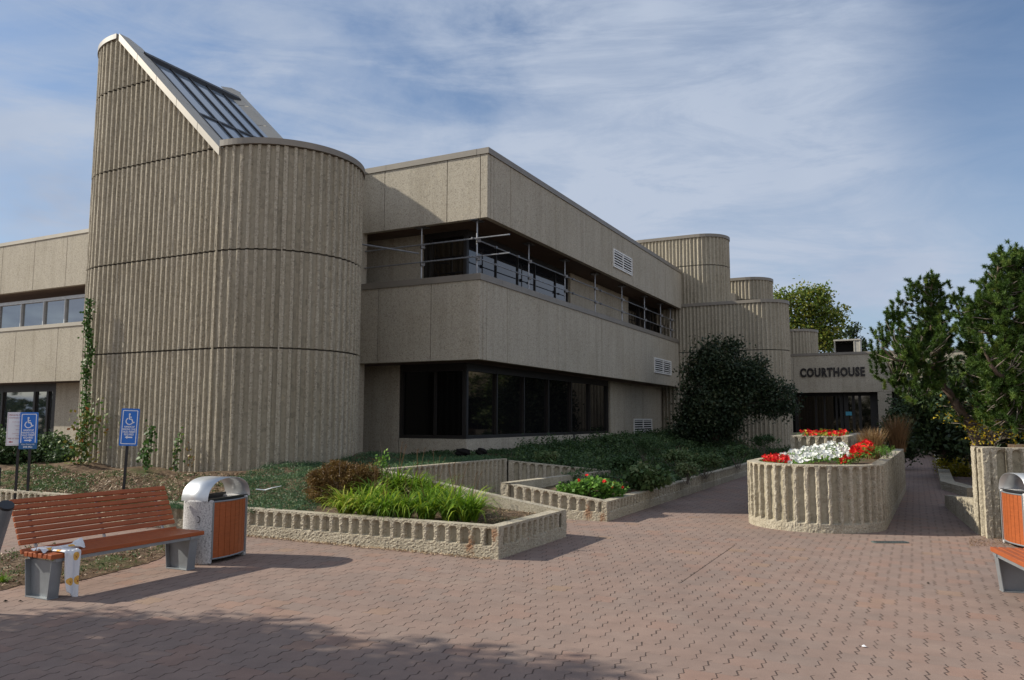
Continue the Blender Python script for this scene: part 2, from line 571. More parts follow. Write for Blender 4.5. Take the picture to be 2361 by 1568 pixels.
def soil_mat():
    m, t, b = newmat('bed_soil')
    P = geo_pos(t)
    n1 = noise(t, P, 9, 8, 0.7)
    n2 = noise(t, P, 0.9, 5, 0.6)
    n3 = noise(t, P, 45, 3, 0.7)
    c = ramp(t, n1.outputs[0], [(0.3, (0.05, 0.034, 0.023)), (0.5, (0.115, 0.080, 0.053)), (0.68, (0.24, 0.175, 0.115))])
    g = ramp(t, n3.outputs[0], [(0.3, (0.035, 0.05, 0.018)), (0.7, (0.10, 0.11, 0.045))])
    f = nd(t, 'ShaderNodeMapRange')
    f.inputs['From Min'].default_value = 0.56
    f.inputs['From Max'].default_value = 0.70
    t.links.new(n2.outputs[0], f.inputs[0])
    c = mixc_(t, f.outputs[0], c, g)
    t.links.new(c, b.inputs['Base Color'])
    b.inputs['Roughness'].default_value = 1.0
    b.inputs['Specular IOR Level'].default_value = 0.1
    bump(t, b, n1.outputs[0], 0.8, 0.05)
    return m


M['soil'] = soil_mat()


def paver_mat():
    """zigzag interlocking pavers: rows along E1, zigzag head joints in half bond, tight bed joints"""
    m, t, b = newmat('zigzag_pavers')
    P = geo_pos(t)

    def mth(op, a, c=None, d=None, clamp=False):
        n = nd(t, 'ShaderNodeMath', operation=op)
        n.use_clamp = clamp
        for i, x in enumerate((a, c, d)):
            if x is None: continue
            if hasattr(x, 'links'): t.links.new(x, n.inputs[i])
            else: n.inputs[i].default_value = x
        return n.outputs[0]

    wob = noise(t, P, 1.1, 3, 0.5)
    wob2 = noise(t, P, 9.0, 2, 0.5)
    s = nd(t, 'ShaderNodeSeparateXYZ')
    t.links.new(P, s.inputs[0])
    X, Y = s.outputs[0], s.outputs[1]
    a = mth('ADD', mth('MULTIPLY', X, -0.889), mth('MULTIPLY', Y, 0.457))
    bb = mth('ADD', mth('MULTIPLY', X, 0.457), mth('MULTIPLY', Y, 0.889))
    a = mth('ADD', a, mth('MULTIPLY', mth('SUBTRACT', wob.outputs[0], 0.5), 0.05))
    a = mth('ADD', a, mth('MULTIPLY', mth('SUBTRACT', wob2.outputs[0], 0.5), 0.006))
    W, R_, ZP, ZA = 0.226, 0.228, 0.122, 0.0115
    ph_ = mth('MULTIPLY', bb, 2 * math.pi / ZP)
    zig = mth('ADD', mth('MULTIPLY', mth('SINE', ph_), ZA), mth('MULTIPLY', mth('SINE', mth('MULTIPLY', ph_, 2.0)), ZA * 0.35))
    zb = mth('MULTIPLY', mth('SUBTRACT', mth('PINGPONG', a, W / 6), W / 12), 0.10)
    b2 = mth('ADD', mth('ADD', bb, zb), mth('MULTIPLY', mth('SUBTRACT', wob.outputs[0], 0.5), 0.03))
    row = mth('FLOOR', mth('DIVIDE', b2, R_))
    off = mth('MULTIPLY', mth('MODULO', mth('ABSOLUTE', row), 2.0), W / 2)
    az_ = mth('ADD', a, zig)
    ida = mth('FLOOR', mth('DIVIDE', mth('ADD', az_, off), W))
    dhs = []
    for par_ in (0, 1):
        fa = mth('ABSOLUTE', mth('SUBTRACT', mth('FRACT', mth('DIVIDE', mth('ADD', az_, par_ * W / 2), W)), 0.5))
        dd_ = mth('MULTIPLY', mth('SUBTRACT', 0.5, fa), W)
        tt = mth('MULTIPLY', mth('FRACT', mth('DIVIDE', mth('SUBTRACT', b2, par_ * R_), 2 * R_)), 2 * R_)
        over = mth('MAXIMUM', mth('SUBTRACT', mth('ABSOLUTE', mth('SUBTRACT', tt, R_ / 2)), 0.152), 0.0)
        dhs.append(mth('ADD', dd_, mth('MULTIPLY', over, 1.2)))
    dh = mth('MINIMUM', dhs[0], dhs[1])
    fb = mth('ABSOLUTE', mth('SUBTRACT', mth('FRACT', mth('DIVIDE', b2, R_)), 0.5))
    db = mth('MULTIPLY', mth('SUBTRACT', 0.5, fb), R_)
    jn = noise(t, P, 2.3, 3, 0.7)
    jn2 = noise(t, P, 14.0, 2, 0.6)
    wj = nd(t, 'ShaderNodeMapRange')
    t.links.new(jn.outputs[0], wj.inputs[0])
    wj.inputs['From Min'].default_value = 0.35
    wj.inputs['From Max'].default_value = 0.75
    wj.inputs['To Min'].default_value = 0.001
    wj.inputs['To Max'].default_value = 0.0062
    wj2 = mth('MULTIPLY', wj.outputs[0], mth('MULTIPLY_ADD', jn2.outputs[0], 1.2, 0.3))
    jh = mth('SUBTRACT', 1.0, mth('DIVIDE', mth('SUBTRACT', dh, wj2), 0.004), clamp=True)
    gate = nd(t, 'ShaderNodeMapRange')
    t.links.new(noise(t, P, 3.1, 3, 0.7).outputs[0], gate.inputs[0])
    gate.inputs['From Min'].default_value = 0.42
    gate.inputs['From Max'].default_value = 0.68
    jb = mth('MULTIPLY', mth('SUBTRACT', 1.0, mth('DIVIDE', mth('SUBTRACT', db, 0.001), 0.004), clamp=True), mth('MULTIPLY_ADD', gate.outputs[0], 0.35, 0.03))
    J = mth('MAXIMUM', jh, jb, clamp=True)
    cx = nd(t, 'ShaderNodeCombineXYZ')
    t.links.new(ida, cx.inputs[0]); t.links.new(row, cx.inputs[1])
    wnz = nd(t, 'ShaderNodeTexWhiteNoise', noise_dimensions='2D')
    t.links.new(cx.outputs[0], wnz.inputs['Vector'])
    c = ramp(t, wnz.outputs[0], [(0.0, (0.220, 0.168, 0.144)), (0.35, (0.228, 0.169, 0.143)), (0.85, (0.236, 0.170, 0.142)), (0.97, (0.246, 0.164, 0.132)), (1.0, (0.248, 0.176, 0.132))])
    big = noise(t, P, 0.42, 5, 0.6)
    c = mixc_(t, 0.85, c, ramp(t, big.outputs[0], [(0.25, (0.80, 0.80, 0.81)), (0.5, (1, 0.985, 0.97)), (0.78, (1.12, 1.07, 1.03))]), 'MULTIPLY')
    med = noise(t, P, 3.2, 6, 0.65)
    c = mixc_(t, 0.8, c, ramp(t, med.outputs[0], [(0.3, (0.86, 0.86, 0.86)), (0.5, (1, 1, 1)), (0.72, (1.16, 1.17, 1.16))]), 'MULTIPLY')
    fine = noise(t, P, 160, 2, 0.7)
    c = mixc_(t, 0.7, c, ramp(t, fine.outputs[0], [(0.28, (0.72, 0.70, 0.70)), (0.5, (1, 1, 1)), (0.66, (1.10, 1.10, 1.08)), (0.74, (2.0, 1.95, 1.8))]), 'MULTIPLY')
    dustn = noise(t, P, 0.8, 6, 0.7)
    df = nd(t, 'ShaderNodeMapRange')
    t.links.new(dustn.outputs[0], df.inputs[0])
    df.inputs['From Min'].default_value = 0.60
    df.inputs['From Max'].default_value = 0.80
    df.inputs['To Max'].default_value = 0.45
    c = mixc_(t, df.outputs[0], c, (0.24, 0.21, 0.17))
    c = mixc_(t, mth('MULTIPLY', J, 0.78), c, (0.048, 0.033, 0.027))
    t.links.new(c, b.inputs['Base Color'])
    b.inputs['Roughness'].default_value = 0.92
    b.inputs['Specular IOR Level'].default_value = 0.2
    wn2 = nd(t, 'ShaderNodeMath', operation='MULTIPLY')
    t.links.new(wnz.outputs[0], wn2.inputs[0]); wn2.inputs[1].default_value = 0.25
    hgt = mth('SUBTRACT', mth('MULTIPLY_ADD', med.outputs[0], 0.25, wn2.outputs[0]), mth('MULTIPLY', J, 1.0))
    p = bump(t, b, hgt, 0.55, 0.008)
    bump(t, b, fine.outputs[0], 0.15, 0.003, p)
    return m


M['paver'] = paver_mat()
M['asphalt'] = simple('distant_ground', (0.27, 0.235, 0.18), 0.95, 0, 0.2, 0.25, 0.3)

# ------------------------------------------------------------------ ground
gp = MB()
gp.add([(-2000, -2000, -0.06), (2000, -2000, -0.06), (2000, 2000, -0.06), (-2000, 2000, -0.06)], [(0, 1, 2, 3)])
tag(gp.build('ground', M['asphalt']), kind='structure')
pv = MB()
pv.add([(-40, -30, 0), (60, -30, 0), (60, 70, 0), (-40, 70, 0)], [(0, 1, 2, 3)])
tag(pv.build('brick_paving', M['paver']), kind='structure')

# ------------------------------------------------------------------ fluted concrete machinery
def path_poly(pts, du, closed=False):
    """resample a plan polyline (outward = right of travel); returns P, N, U, distance to nearest corner"""
    pts = [np.array(p[:2], float) for p in pts]
    seg = [(pts[i], pts[i + 1]) for i in range(len(pts) - 1)]
    P, N, U, K, T = [], [], [], [], []
    u0 = 0
    for i, (a, b) in enumerate(seg):
        d = b - a
        ln = np.linalg.norm(d)
        d = d / ln
        nrm = np.array((d[1], -d[0]))
        n = max(1, int(ln / du))
        for k in range(n + 1):
            if k == n and i < len(seg) - 1:
                continue
            s = ln * k / n
            nn = nrm
            if k == 0 and i > 0:
                dp = seg[i - 1][1] - seg[i - 1][0]
                dp = dp / np.linalg.norm(dp)
                n0 = np.array((dp[1], -dp[0]))
                nn = n0 + nrm
                nn = nn / np.linalg.norm(nn)
                nn = nn / max(0.3, nn @ nrm)
            P.append(a + d * s); N.append(nn); U.append(u0 + s); K.append(min(s, ln - s)); T.append(i + s / ln)
        u0 += ln
    return np.array(P), np.array(N), np.array(U), np.array(K), np.array(T)


def sstep(x, a, b):
    t = np.clip((x - a) / (b - a), 0, 1)
    return t * t * (3 - 2 * t)


def smooth_noise(n, m, sc_, rng):
    g = rng.normal(size=(int(n / sc_) + 3, int(m / sc_) + 3))
    x = np.linspace(0, g.shape[0] - 1.01, n)
    y = np.linspace(0, g.shape[1] - 1.01, m)
    xi = x.astype(int); yi = y.astype(int)
    fx = (x - xi)[:, None]; fy = (y - yi)[None, :]
    return (g[xi][:, yi] * (1 - fx) * (1 - fy) + g[xi + 1][:, yi] * fx * (1 - fy) + g[xi][:, yi + 1] * (1 - fx) * fy + g[xi + 1][:, yi + 1] * fx * fy)


def flutes(mb, P, N, U, z0, z1, nv, spacing=0.15, rib=0.42, depth=0.04, base=0.0, top=0.0, K=None, edge=0.07,
           soft=0.012, jit=0.0, shift=0.0, mi=0, rough=0.0):
    n = len(U)
    z0 = np.broadcast_to(np.asarray(z0, float), (n,))
    z1 = np.broadcast_to(np.asarray(z1, float), (n,))
    tv = np.linspace(0, 1, nv + 1)
    Z = z0[:, None] + (z1 - z0)[:, None] * tv[None, :]
    j = smooth_noise(n, nv + 1, 2.0, RNG) * jit if jit else 0
    x = np.abs(np.mod((U[:, None] + shift + j) / spacing, 1.0) - 0.5) * spacing     # distance from rib centre... 0 at rib centre
    gw = spacing * (1 - rib) / 2                                            # half groove width
    dg = spacing / 2 - x                                                    # distance from groove centre
    if base > 0 or top > 0:
        zt = (z1[:, None] - top) - Z
        zb_ = Z - (z0[:, None] + base)
        # rounded upper end of each groove
        cyl = np.where(zt < gw, np.sqrt(np.maximum(dg, 0) ** 2 + (gw - zt) ** 2), dg)
        g = 1 - sstep(cyl, gw - soft, gw + soft)
        g = g * sstep(zb_, -0.004, 0.012)
        g = np.where(zt < 0, 0, g)
    else:
        g = 1 - sstep(dg, gw - soft, gw + soft)
    if K is not None:
        g = g * sstep(K[:, None], edge - 0.01, edge + 0.01)
    off = -depth * g
    if rough:
        off = off + smooth_noise(n, nv + 1, 1.3, RNG) * rough * (1 - g)
    V = np.zeros((n, nv + 1, 3))
    V[:, :, 0] = P[:, None, 0] + N[:, None, 0] * off
    V[:, :, 1] = P[:, None, 1] + N[:, None, 1] * off
    V[:, :, 2] = Z
    F = []
    F1 = []
    for i in range(n - 1):
        if z1[i] - z0[i] < 1e-3 and z1[i + 1] - z0[i + 1] < 1e-3:
            continue
        for k in range(nv):
            a = i * (nv + 1) + k
            (F1 if (g[i, k] + g[i + 1, k] + g[i, k + 1] + g[i + 1, k + 1]) > 2.9 else F).append((a, a + nv + 1, a + nv + 2, a + 1))
    mb.add(V.reshape(-1, 3), F, 0)
    n0 = mb.n - len(V) * (nv + 1)
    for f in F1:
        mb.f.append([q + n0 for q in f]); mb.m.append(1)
    return V


def planter_wall(name, pts, z0, z1, thick=0.16, base=0.20, top=0.03, label=None, du=0.014, dv=0.02, depth=0.04,
                 cat='planter wall', spacing=0.170, inner_z=None, rib=0.42, closed_end=True, group=None, parent=None):
    depth = max(depth, 0.05)
    """free standing fluted wall; z1 one height per path vertex; fluted side = right of travel"""
    P, N, U, K, T = path_poly(pts, du)
    zz1 = np.interp(T, range(len(pts)), z1)
    zz0 = np.full(len(U), float(z0))
    nv = max(6, int((max(z1) - z0) / dv))
    mb = MB()
    V = flutes(mb, P, N, U, zz0, zz1, nv, spacing=spacing, base=base, top=top, K=K, jit=0.0035, depth=depth, rough=0.0035, rib=rib, edge=0.10)
    n = len(U)
    Pi = P - N * thick
    # top
    Vt = np.zeros((n, 3, 3))
    Vt[:, 0] = V[:, -1]
    wob = smooth_noise(n, 1, 6, RNG)[:, 0] * 0.003
    Vt[:, 1, :2] = P - N * thick * 0.5; Vt[:, 1, 2] = zz1 + wob
    Vt[:, 2, :2] = Pi; Vt[:, 2, 2] = zz1
    F = []
    for i in range(n - 1):
        for k in range(2):
            a = i * 3 + k
            F.append((a, a + 3, a + 4, a + 1))
    mb.add(Vt.reshape(-1, 3), F)
    Vi = np.zeros((n, 2, 3))
    Vi[:, 0, :2] = Pi; Vi[:, 0, 2] = zz1
    Vi[:, 1, :2] = Pi; Vi[:, 1, 2] = zz0
    mb.add(Vi.reshape(-1, 3), [(i * 2, i * 2 + 2, i * 2 + 3, i * 2 + 1) for i in range(n - 1)])
    for i in (0, n - 1):
        q = [(*P[i], zz0[i]), (*Pi[i], zz0[i]), (*Pi[i], zz1[i]), (*P[i], zz1[i])]
        mb.add(q, [(0, 1, 2, 3)] if i == 0 else [(3, 2, 1, 0)])
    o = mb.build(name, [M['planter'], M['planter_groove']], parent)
    if label:
        tag(o, label, cat, group)
    return o


# ================================================================== COURTHOUSE
bld = tag(empty('courthouse_building', (4, 27, 0)), 'tan concrete two storey courthouse with ribbed round towers and dark glazing', 'building')
bld_off = Vector((4, 27, 0))


def bpart(mb, name, mat, parent=None, **k):
    """build in world coordinates, parent under the building keeping place"""
    o = mb.build(name, mat, None, **k)
    par = parent or bld
    o.parent = par
    bpy.context.view_layer.update()
    o.matrix_parent_inverse = par.matrix_world.inverted()
    return o


Z_SILL, Z_B1, Z_T1, Z_B2, Z_T2 = 1.18, 3.15, 5.28, 6.68, 8.46
C0 = np.array((-0.79, 19.0))              # corner of the lower spandrel in plan
LEN1 = 18.25                              # facade length along E1
RZ1 = math.atan2(E1[1], E1[0])
RZ2 = math.atan2(E2[1], E2[0])


def wall_panels(mb, mbj, o, d, inward, cuts, z0, z1, th=0.16, gap=0.018):
    """panels between cut distances along d from o, joints as real gaps over a dark backing"""
    d = np.array(d); inward = np.array(inward)
    rz = math.atan2(d[1], d[0])
    for a, b_ in zip(cuts[:-1], cuts[1:]):
        ln = b_ - a - gap
        c = np.array(o) + d * (a + b_) / 2 + inward * th / 2
        mb.box((c[0], c[1], (z0 + z1) / 2), (ln, th, z1 - z0), rz)
    c = np.array(o) + d * (cuts[0] + cuts[-1]) / 2 + inward * (th / 2 + 0.03)
    mbj.box((c[0], c[1], (z0 + z1) / 2), (cuts[-1] - cuts[0] - 0.05, th - 0.02, z1 - z0 - 0.02), rz)


def s_at(u, o, d):
    """distance along d from o where pixel column u meets the vertical plane"""
    a = ray(u, 800)
    k = a[0] / a[1]
    return (k * o[1] - o[0]) / (d[0] - k * d[1])


up, upj = MB(), MB()
CU = np.array((-0.61, 18.95)) - E1 * 0.0
# upper band, right face
cuts = [0.16] + [s_at(u, CU, E1) for u in (1137, 1176, 1283, 1353, 1412, 1462, 1503, 1537)] + [LEN1 - 0.1]
wall_panels(up, upj, CU, E1, E2, cuts, Z_B2, Z_T2 - 0.15)
cutsl = [0.0] + [s_at(u, CU, E2) for u in (1105, 1027, 880)] + [6.5, 9.0, 11.5]
wall_panels(up, upj, CU, E2, E1, cutsl, Z_B2, Z_T2 - 0.15)
bpart(up, 'upper_wall', M['panel'], bevel=0.006)
lo, loj = MB(), MB()
cuts = [0.16] + [s_at(u, C0, E1) for u in (1122, 1170, 1287, 1387, 1462, 1510, 1541)] + [LEN1]
wall_panels(lo, loj, C0, E1, E2, cuts, Z_B1, Z_T1 - 0.16)
cutsl = [0.0] + [s_at(u, C0, E2) for u in (992, 870)] + [6.2, 8.8, 11.5]
wall_panels(lo, loj, C0, E2, E1, cutsl, Z_B1, Z_T1 - 0.16)
bpart(lo, 'spandrel_wall', M['panel'], bevel=0.006)
# left wing (same building, facade set back a little)
WG = C0 + E1 * 0.85
cw = [s_at(u, WG, E2) for u in (205, 141, 66, -8, -90, -180)]
for z0, z1, oo in ((6.42, 8.42, 0), (3.0, 5.08, 1)):
    wall_panels(lo2 := MB(), loj, WG, E2, E1, [10.0] + [s_at(u, WG, E2) for u in ((205, 141, 66, -8, -90, -180, -270) if not oo else (205, 132, 35, -60, -160, -270))], z0 + (0 if oo else 0), z1 - 0.1)
    bpart(lo2, 'wing_wall', M['panel'], bevel=0.006)
for z, o_, d_, a, b_, ins in ((8.35, WG, E2, 10, 30, E1), (5.02, WG, E2, 10, 30, E1)):
    cp = MB()
    c = o_ + d_ * (a + b_) / 2 + ins * 0.12
    cp.box((c[0], c[1], z), (b_ - a, 0.30, 0.13), RZ2)
    bpart(cp, 'wing_coping', M['coping_light'])
# recessed ground floor and second storey walls behind the bands
r = 0.865
CR = C0 + r * (E1 + E2)
g = MB()
gj = MB()
sR = lambda u: s_at(u, CR, E1)
sL = lambda u: s_at(u, CR, E2)
# ground floor: sill wall all along both faces, jamb walls beyond windows
wall_panels(g, gj, CR, E1, E2, [0.0, sR(1233), sR(1405)], 0.0, Z_SILL)
wall_panels(g, gj, CR, E2, E1, [0.0, sL(922)], 0.0, Z_SILL)
wall_panels(g, gj, CR, E1, E2, [sR(1406), sR(1482), sR(1545), LEN1], 0.0, Z_B1 - 0.01)
wall_panels(g, gj, CR, E2, E1, [sL(922) + 0.01, 5.5, 8.0, 11.0], 0.0, Z_B1 - 0.01)
# second storey beige stretches
wall_panels(g, gj, CR, E1, E2, [sR(1316), sR(1387), sR(1413), sR(1450)], Z_T1 - 0.4, Z_B2 - 0.01)
wall_panels(g, gj, CR, E1, E2, [sR(1528), LEN1], Z_T1 - 0.4, Z_B2 - 0.01)
wall_panels(g, gj, CR, E2, E1, [sL(972), 5.5, 8.0, 11.0], Z_T1 - 0.4, Z_B2 - 0.01)
# wing ground floor jamb near tower
WR = WG + E1 * 0.8
sW = lambda u: s_at(u, WR, E2)
wall_panels(g, gj, WR, E2, E1, [10.5, sW(135)], 0.0, 2.99)
wall_panels(g, gj, WR, E2, E1, [sW(135), sW(60), sW(-40), 31], 0.0, 0.95)
bpart(g, 'recessed_wall', M['panel'], bevel=0.006)
bpart(upj, 'joint_backing', M['joint'])
bpart(loj, 'joint_backing', M['joint'])
bpart(gj, 'joint_backing', M['joint'])

# slabs / soffits and roof
sf = MB()
def slab(o, z0, z1, ins, dep=1.6, l1=LEN1, l2=11.0):
    a = L2(o, ins, ins); b1 = L2(o, ins, l1); b2 = L2(o, dep, l1); c_ = L2(o, dep, dep); e_ = L2(o, l2, dep); f_ = L2(o, l2, ins)
    sf.prism([a, b1, b2, c_], z0, z1)
    sf.prism([a, c_, e_, f_], z0, z1)
slab(C0, Z_B1 + 0.03, Z_B1 + 0.2, 0.17)
slab(CU, Z_B2 + 0.03, Z_B2 + 0.2, 0.17)
slab(C0, Z_T1 - 0.45, Z_T1 - 0.3, 0.2)
c = WG + E2 * 20 + E1 * 0.9
sf.box((c[0], c[1], 3.10), (20, 1.4, 0.12), RZ2)
sf.box((c[0], c[1], 6.52), (20, 1.4, 0.12), RZ2)
sf.box((c[0], c[1], 4.85), (20, 1.4, 0.12), RZ2)
bpart(sf, 'soffit', M['soffit'])
rf = MB()
rf.prism([L2(CU, 0.2, 0.2), L2(CU, 0.2, LEN1), L2(CU, 16, LEN1), L2(CU, 30, 18), L2(CU, 30, 1.4), L2(CU, 12, 1.4), L2(CU, 11.4, 0.2)], Z_T2 - 0.35, Z_T2 - 0.2)
bpart(rf, 'roof_deck', M['asphalt'])
# copings
cp = MB()
def coping(o, d, a, b_, inward, z, h=0.15, w_=0.34, proud=0.03, step=1.8):
    rz = math.atan2(d[1], d[0])
    n = max(1, int((b_ - a) / step))
    for i in range(n):
        x0 = a + (b_ - a) * i / n
        x1 = a + (b_ - a) * (i + 1) / n
        c = np.array(o) + np.array(d) * (x0 + x1) / 2 + np.array(inward) * (w_ / 2 - proud)
        cp.box((c[0], c[1], z - h / 2), (x1 - x0 - 0.008, w_, h), rz)
coping(CU, E1, -0.03, LEN1 - 0.1, E2, Z_T2)
coping(CU, E2, 0.312, 11.5, E1, Z_T2, step=2.4)
bpart(cp, 'roof_coping', M['coping'])
cp = MB()
coping(C0, E1, -0.03, LEN1, E2, Z_T1, 0.16, 0.5, step=1.1)
coping(C0, E2, 0.472, 11.0, E1, Z_T1, 0.16, 0.5, step=3)
bpart(cp, 'ledge_coping', M['coping'])

# windows: each a part with frame and panes
def window(o, d, inward, us, z0, z1, mat, head=0.16, setb=0.10, fw=0.06, fm='frame_dark', name='window', md=0.12):
    """us: distances of mullions along d (first and last = jambs)"""
    d = np.array(d); inward = np.array(inward)
    rz = math.atan2(d[1], d[0])
    fr = MB()
    for i, s in enumerate(us):
        ww = fw if 0 < i < len(us) - 1 else fw * 1.6
        ss = s + (ww / 2 if i == 0 else (-ww / 2 if i == len(us) - 1 else 0))
        c = np.array(o) + d * ss + inward * (setb)
        fr.box((c[0], c[1], (z0 + z1) / 2), (ww, md, z1 - z0), rz)
    c = np.array(o) + d * (us[0] + us[-1]) / 2 + inward * setb
    fr.box((c[0], c[1], z0 + 0.045), (us[-1] - us[0], 0.115, 0.09), rz)
    fr.box((c[0], c[1], z1 - head / 2), (us[-1] - us[0], 0.115, head), rz)
    f = bpart(fr, name, M[fm])
    for a, b_ in zip(us[:-1], us[1:]):
        pn = MB()
        c = np.array(o) + d * (a + b_) / 2 + inward * (setb + 0.02)
        tl = random.uniform(-0.0015, 0.0015)
        pn.box((c[0], c[1], (z0 + z1) / 2), (b_ - a - fw * 0.8, 0.012, z1 - z0 - 0.1), rz + tl)
        bpart(pn, 'pane', mat, f)
    return f

window(CR, E1, E2, [0.06, sR(1150), sR(1212), sR(1268), sR(1320), sR(1362), sR(1404)], Z_SILL, Z_B1 - 0.0, M['glass'], head=0.2)
window(CR, E2, E1, [0.06, 1.0, sL(922)], Z_SILL, Z_B1 - 0.0, M['glass_black'], head=0.2)
window(CR, E1, E2, [0.06, sR(1150), sR(1200), sR(1240), sR(1287), sR(1315)], Z_T1 - 0.35, Z_B2, M['glass_up'], head=0.15, fw=0.04, md=0.045)
window(CR, E2, E1, [0.06, 1.2, sL(973)], Z_T1 - 0.35, Z_B2, M['glass'], head=0.15)
window(CR, E1, E2, [sR(1451), sR(1478), sR(1502), sR(1527)], Z_T1 - 0.35, Z_B2, M['glass'], head=0.15)
window(WR, E2, E1, [sW(133), sW(114), sW(84), sW(10), sW(-70), 31], 0.95, 2.99, M['glass_sky'], head=0.3, fw=0.12)
window(WG + E1 * 0.5, E2, E1, [s_at(u, WG + E1 * 0.5, E2) for u in (200, 141, 92, 40, -12, -60, -120)], 4.9, 6.20, M['glass_sky'], head=0.12, fw=0.06, fm='frame_grey')

# vents
def vent(o, d, outward, s0, s1, z0, z1, name='wall_vent'):
    d = np.array(d); outward = np.array(outward)
    rz = math.atan2(d[1], d[0])
    mb = MB(); fw = 0.05
    def b(s, z, w_, h, off=0.02, th=0.05, tilt=0, mi=0):
        c = np.array(o) + d * s + outward * off
        mb.box((c[0], c[1], z), (w_, th, h), rz, mi=mi)
    sm, zm = (s0 + s1) / 2, (z0 + z1) / 2
    b(s0 + fw / 2, zm, fw, z1 - z0); b(s1 - fw / 2, zm, fw, z1 - z0); b(sm, zm, fw, z1 - z0 - 2 * fw)
    b(sm, z0 + fw / 2, s1 - s0 - 2 * fw, fw); b(sm, z1 - fw / 2, s1 - s0 - 2 * fw, fw)
    b(sm, zm, s1 - s0 - 2 * fw, z1 - z0 - 2 * fw, off=0.003, th=0.01, mi=1)
    n = 6
    for hs, he in ((s0 + fw, sm - fw / 2), (sm + fw / 2, s1 - fw)):
        for i in range(n):
            z = z0 + fw + (z1 - z0 - 2 * fw) * (i + 0.5) / n
            c = np.array(o) + d * (hs + he) / 2 + outward * 0.02
            mb.box((c[0], c[1], z), (he - hs, 0.03, (z1 - z0 - 2 * fw) / n * 0.42), rz)
    return bpart(mb, name, [M['white_paint'], M['black']])

vent(CU, E1, -E2, s_at(1415, CU, E1), s_at(1458, CU, E1), 7.03, 7.68)
vent(C0, E1, -E2, s_at(1507, C0, E1), s_at(1545, C0, E1), 3.60, 4.22)
vent(CR, E1, -E2, sR(1458), sR(1499), 1.05, 1.72)

# ------------------------------------------------ round ribbed towers
def stadium(o, L, R, du):
    """plan outline; starts at back right, runs round the right end, along the front, round the left end, back"""
    P, N = [], []
    def add(a, b_, na, nb):
        P.append(L2(o, a, b_)); N.append(na * E2 + nb * E1)
    n = int(math.pi * R / du)
    for i in range(n):
        t = math.pi / 2 - math.pi * i / n            # angle: b up -> right end -> front
        add(-R * math.cos(t), R + R * math.sin(t), -math.cos(t), math.sin(t))
    m_ = int(L / du)
    for i in range(m_):
        add(L * i / m_, 0, 0, -1)
    for i in range(n):
        t = -math.pi / 2 + math.pi * i / n
        add(L + R * math.cos(t), R + R * math.sin(t), math.cos(t), math.sin(t))
    for i in range(m_ + 1):
        add(L - L * i / m_, 2 * R, 0, 1)
    P = np.array(P); N = np.array(N)
    U = np.concatenate([[0], np.cumsum(np.linalg.norm(np.diff(P, axis=0), axis=1))])
    A = (P - np.array(o)) @ E2
    return P[::1], N, U, A


def tower(o, L, R, tiers, zcap, spacing=0.162, du=0.0135, clip=None, name='ribbed_tower', seams=(), cap_h=0.14, cap=True, nvd=0.5, arc=0.86):
    P, N, U, A = stadium(o, L, R, du)
    P = P[::-1]; N = N[::-1]; A = A[::-1]
    U = np.concatenate([[0], np.cumsum(np.linalg.norm(np.diff(P, axis=0), axis=1))])
    onarc = (A[1:] < 0.0) | (A[1:] > L)
    U = np.concatenate([[0], np.cumsum(np.linalg.norm(np.diff(P, axis=0), axis=1) * np.where(onarc, arc, 1.0))])
    K = np.full(len(U), 1.0)
    for sa in seams:
        # panel seams: distance from the given plan points
        q = np.array(sa)
        dd = np.linalg.norm(P - q, axis=1)
        K = np.minimum(K, np.maximum(0, dd - 0.0))
    mb = MB()
    for (z0, z1) in tiers:
        zz1 = np.full(len(U), z1)
        if clip is not None:
            zz1 = np.minimum(zz1, clip(A, P))
        zz1 = np.maximum(zz1, z0)
        flutes(mb, P, N, U, z0, zz1, max(2, int((z1 - z0) / nvd)), spacing=spacing, rib=0.40, depth=0.046, soft=0.008, jit=0.0022, rough=0.003,
               K=None)
        # lower lip of each tier
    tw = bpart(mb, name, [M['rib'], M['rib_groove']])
    core = MB()
    z0 = tiers[0][0]
    zc = np.full(len(U), tiers[-1][1] - 0.02)
    if clip is not None:
        zc = np.minimum(zc, clip(A, P) - 0.02)
    zc = np.maximum(zc, z0)
    Pc = P - N * 0.075
    n = len(U)
    V = np.zeros((n, 2, 3)); V[:, 0, :2] = Pc; V[:, 1, :2] = Pc; V[:, 0, 2] = z0; V[:, 1, 2] = zc
    core.add(V.reshape(-1, 3), [(i * 2, i * 2 + 2, i * 2 + 3, i * 2 + 1) for i in range(n - 1)])
    # inner leaf of the parapet (same outline, further in)
    Pc = P - N * 0.22
    V = np.zeros((n, 2, 3)); V[:, 0, :2] = Pc; V[:, 1, :2] = Pc; V[:, 0, 2] = z0; V[:, 1, 2] = zc
    core.add(V.reshape(-1, 3), [(i * 2, i * 2 + 1, i * 2 + 3, i * 2 + 2) for i in range(n - 1)])
    bpart(core, 'joint_backing', M['joint'], tw)
    if cap:
        ring(P, N, zcap - cap_h, zcap, tw)
        rd = MB()
        rd.add([(*(p - nn * 0.1), zcap - 0.12) for p, nn in zip(P[::6], N[::6])], [tuple(range(len(P[::6])))])
        bpart(rd, 'roof_deck', M['asphalt'], tw)
    return tw, (P, N, U, A)


def ring(P, N, z0, z1, par, out=0.03, inn=0.25, mat=None, name='roof_coping', sel=None, step=8):
    mb = MB()
    idx = list(range(0, len(P), step))
    if idx[-1] != len(P) - 1:
        idx.append(len(P) - 1)
    for a, b_ in zip(idx[:-1], idx[1:]):
        if sel is not None and not (sel[a] and sel[b_]):
            continue
        q = [P[a] + N[a] * out, P[b_] + N[b_] * out, P[b_] - N[b_] * inn, P[a] - N[a] * inn]
        mb.prism(q, z0, z1)
    return bpart(mb, name, mat or M['coping'], par)


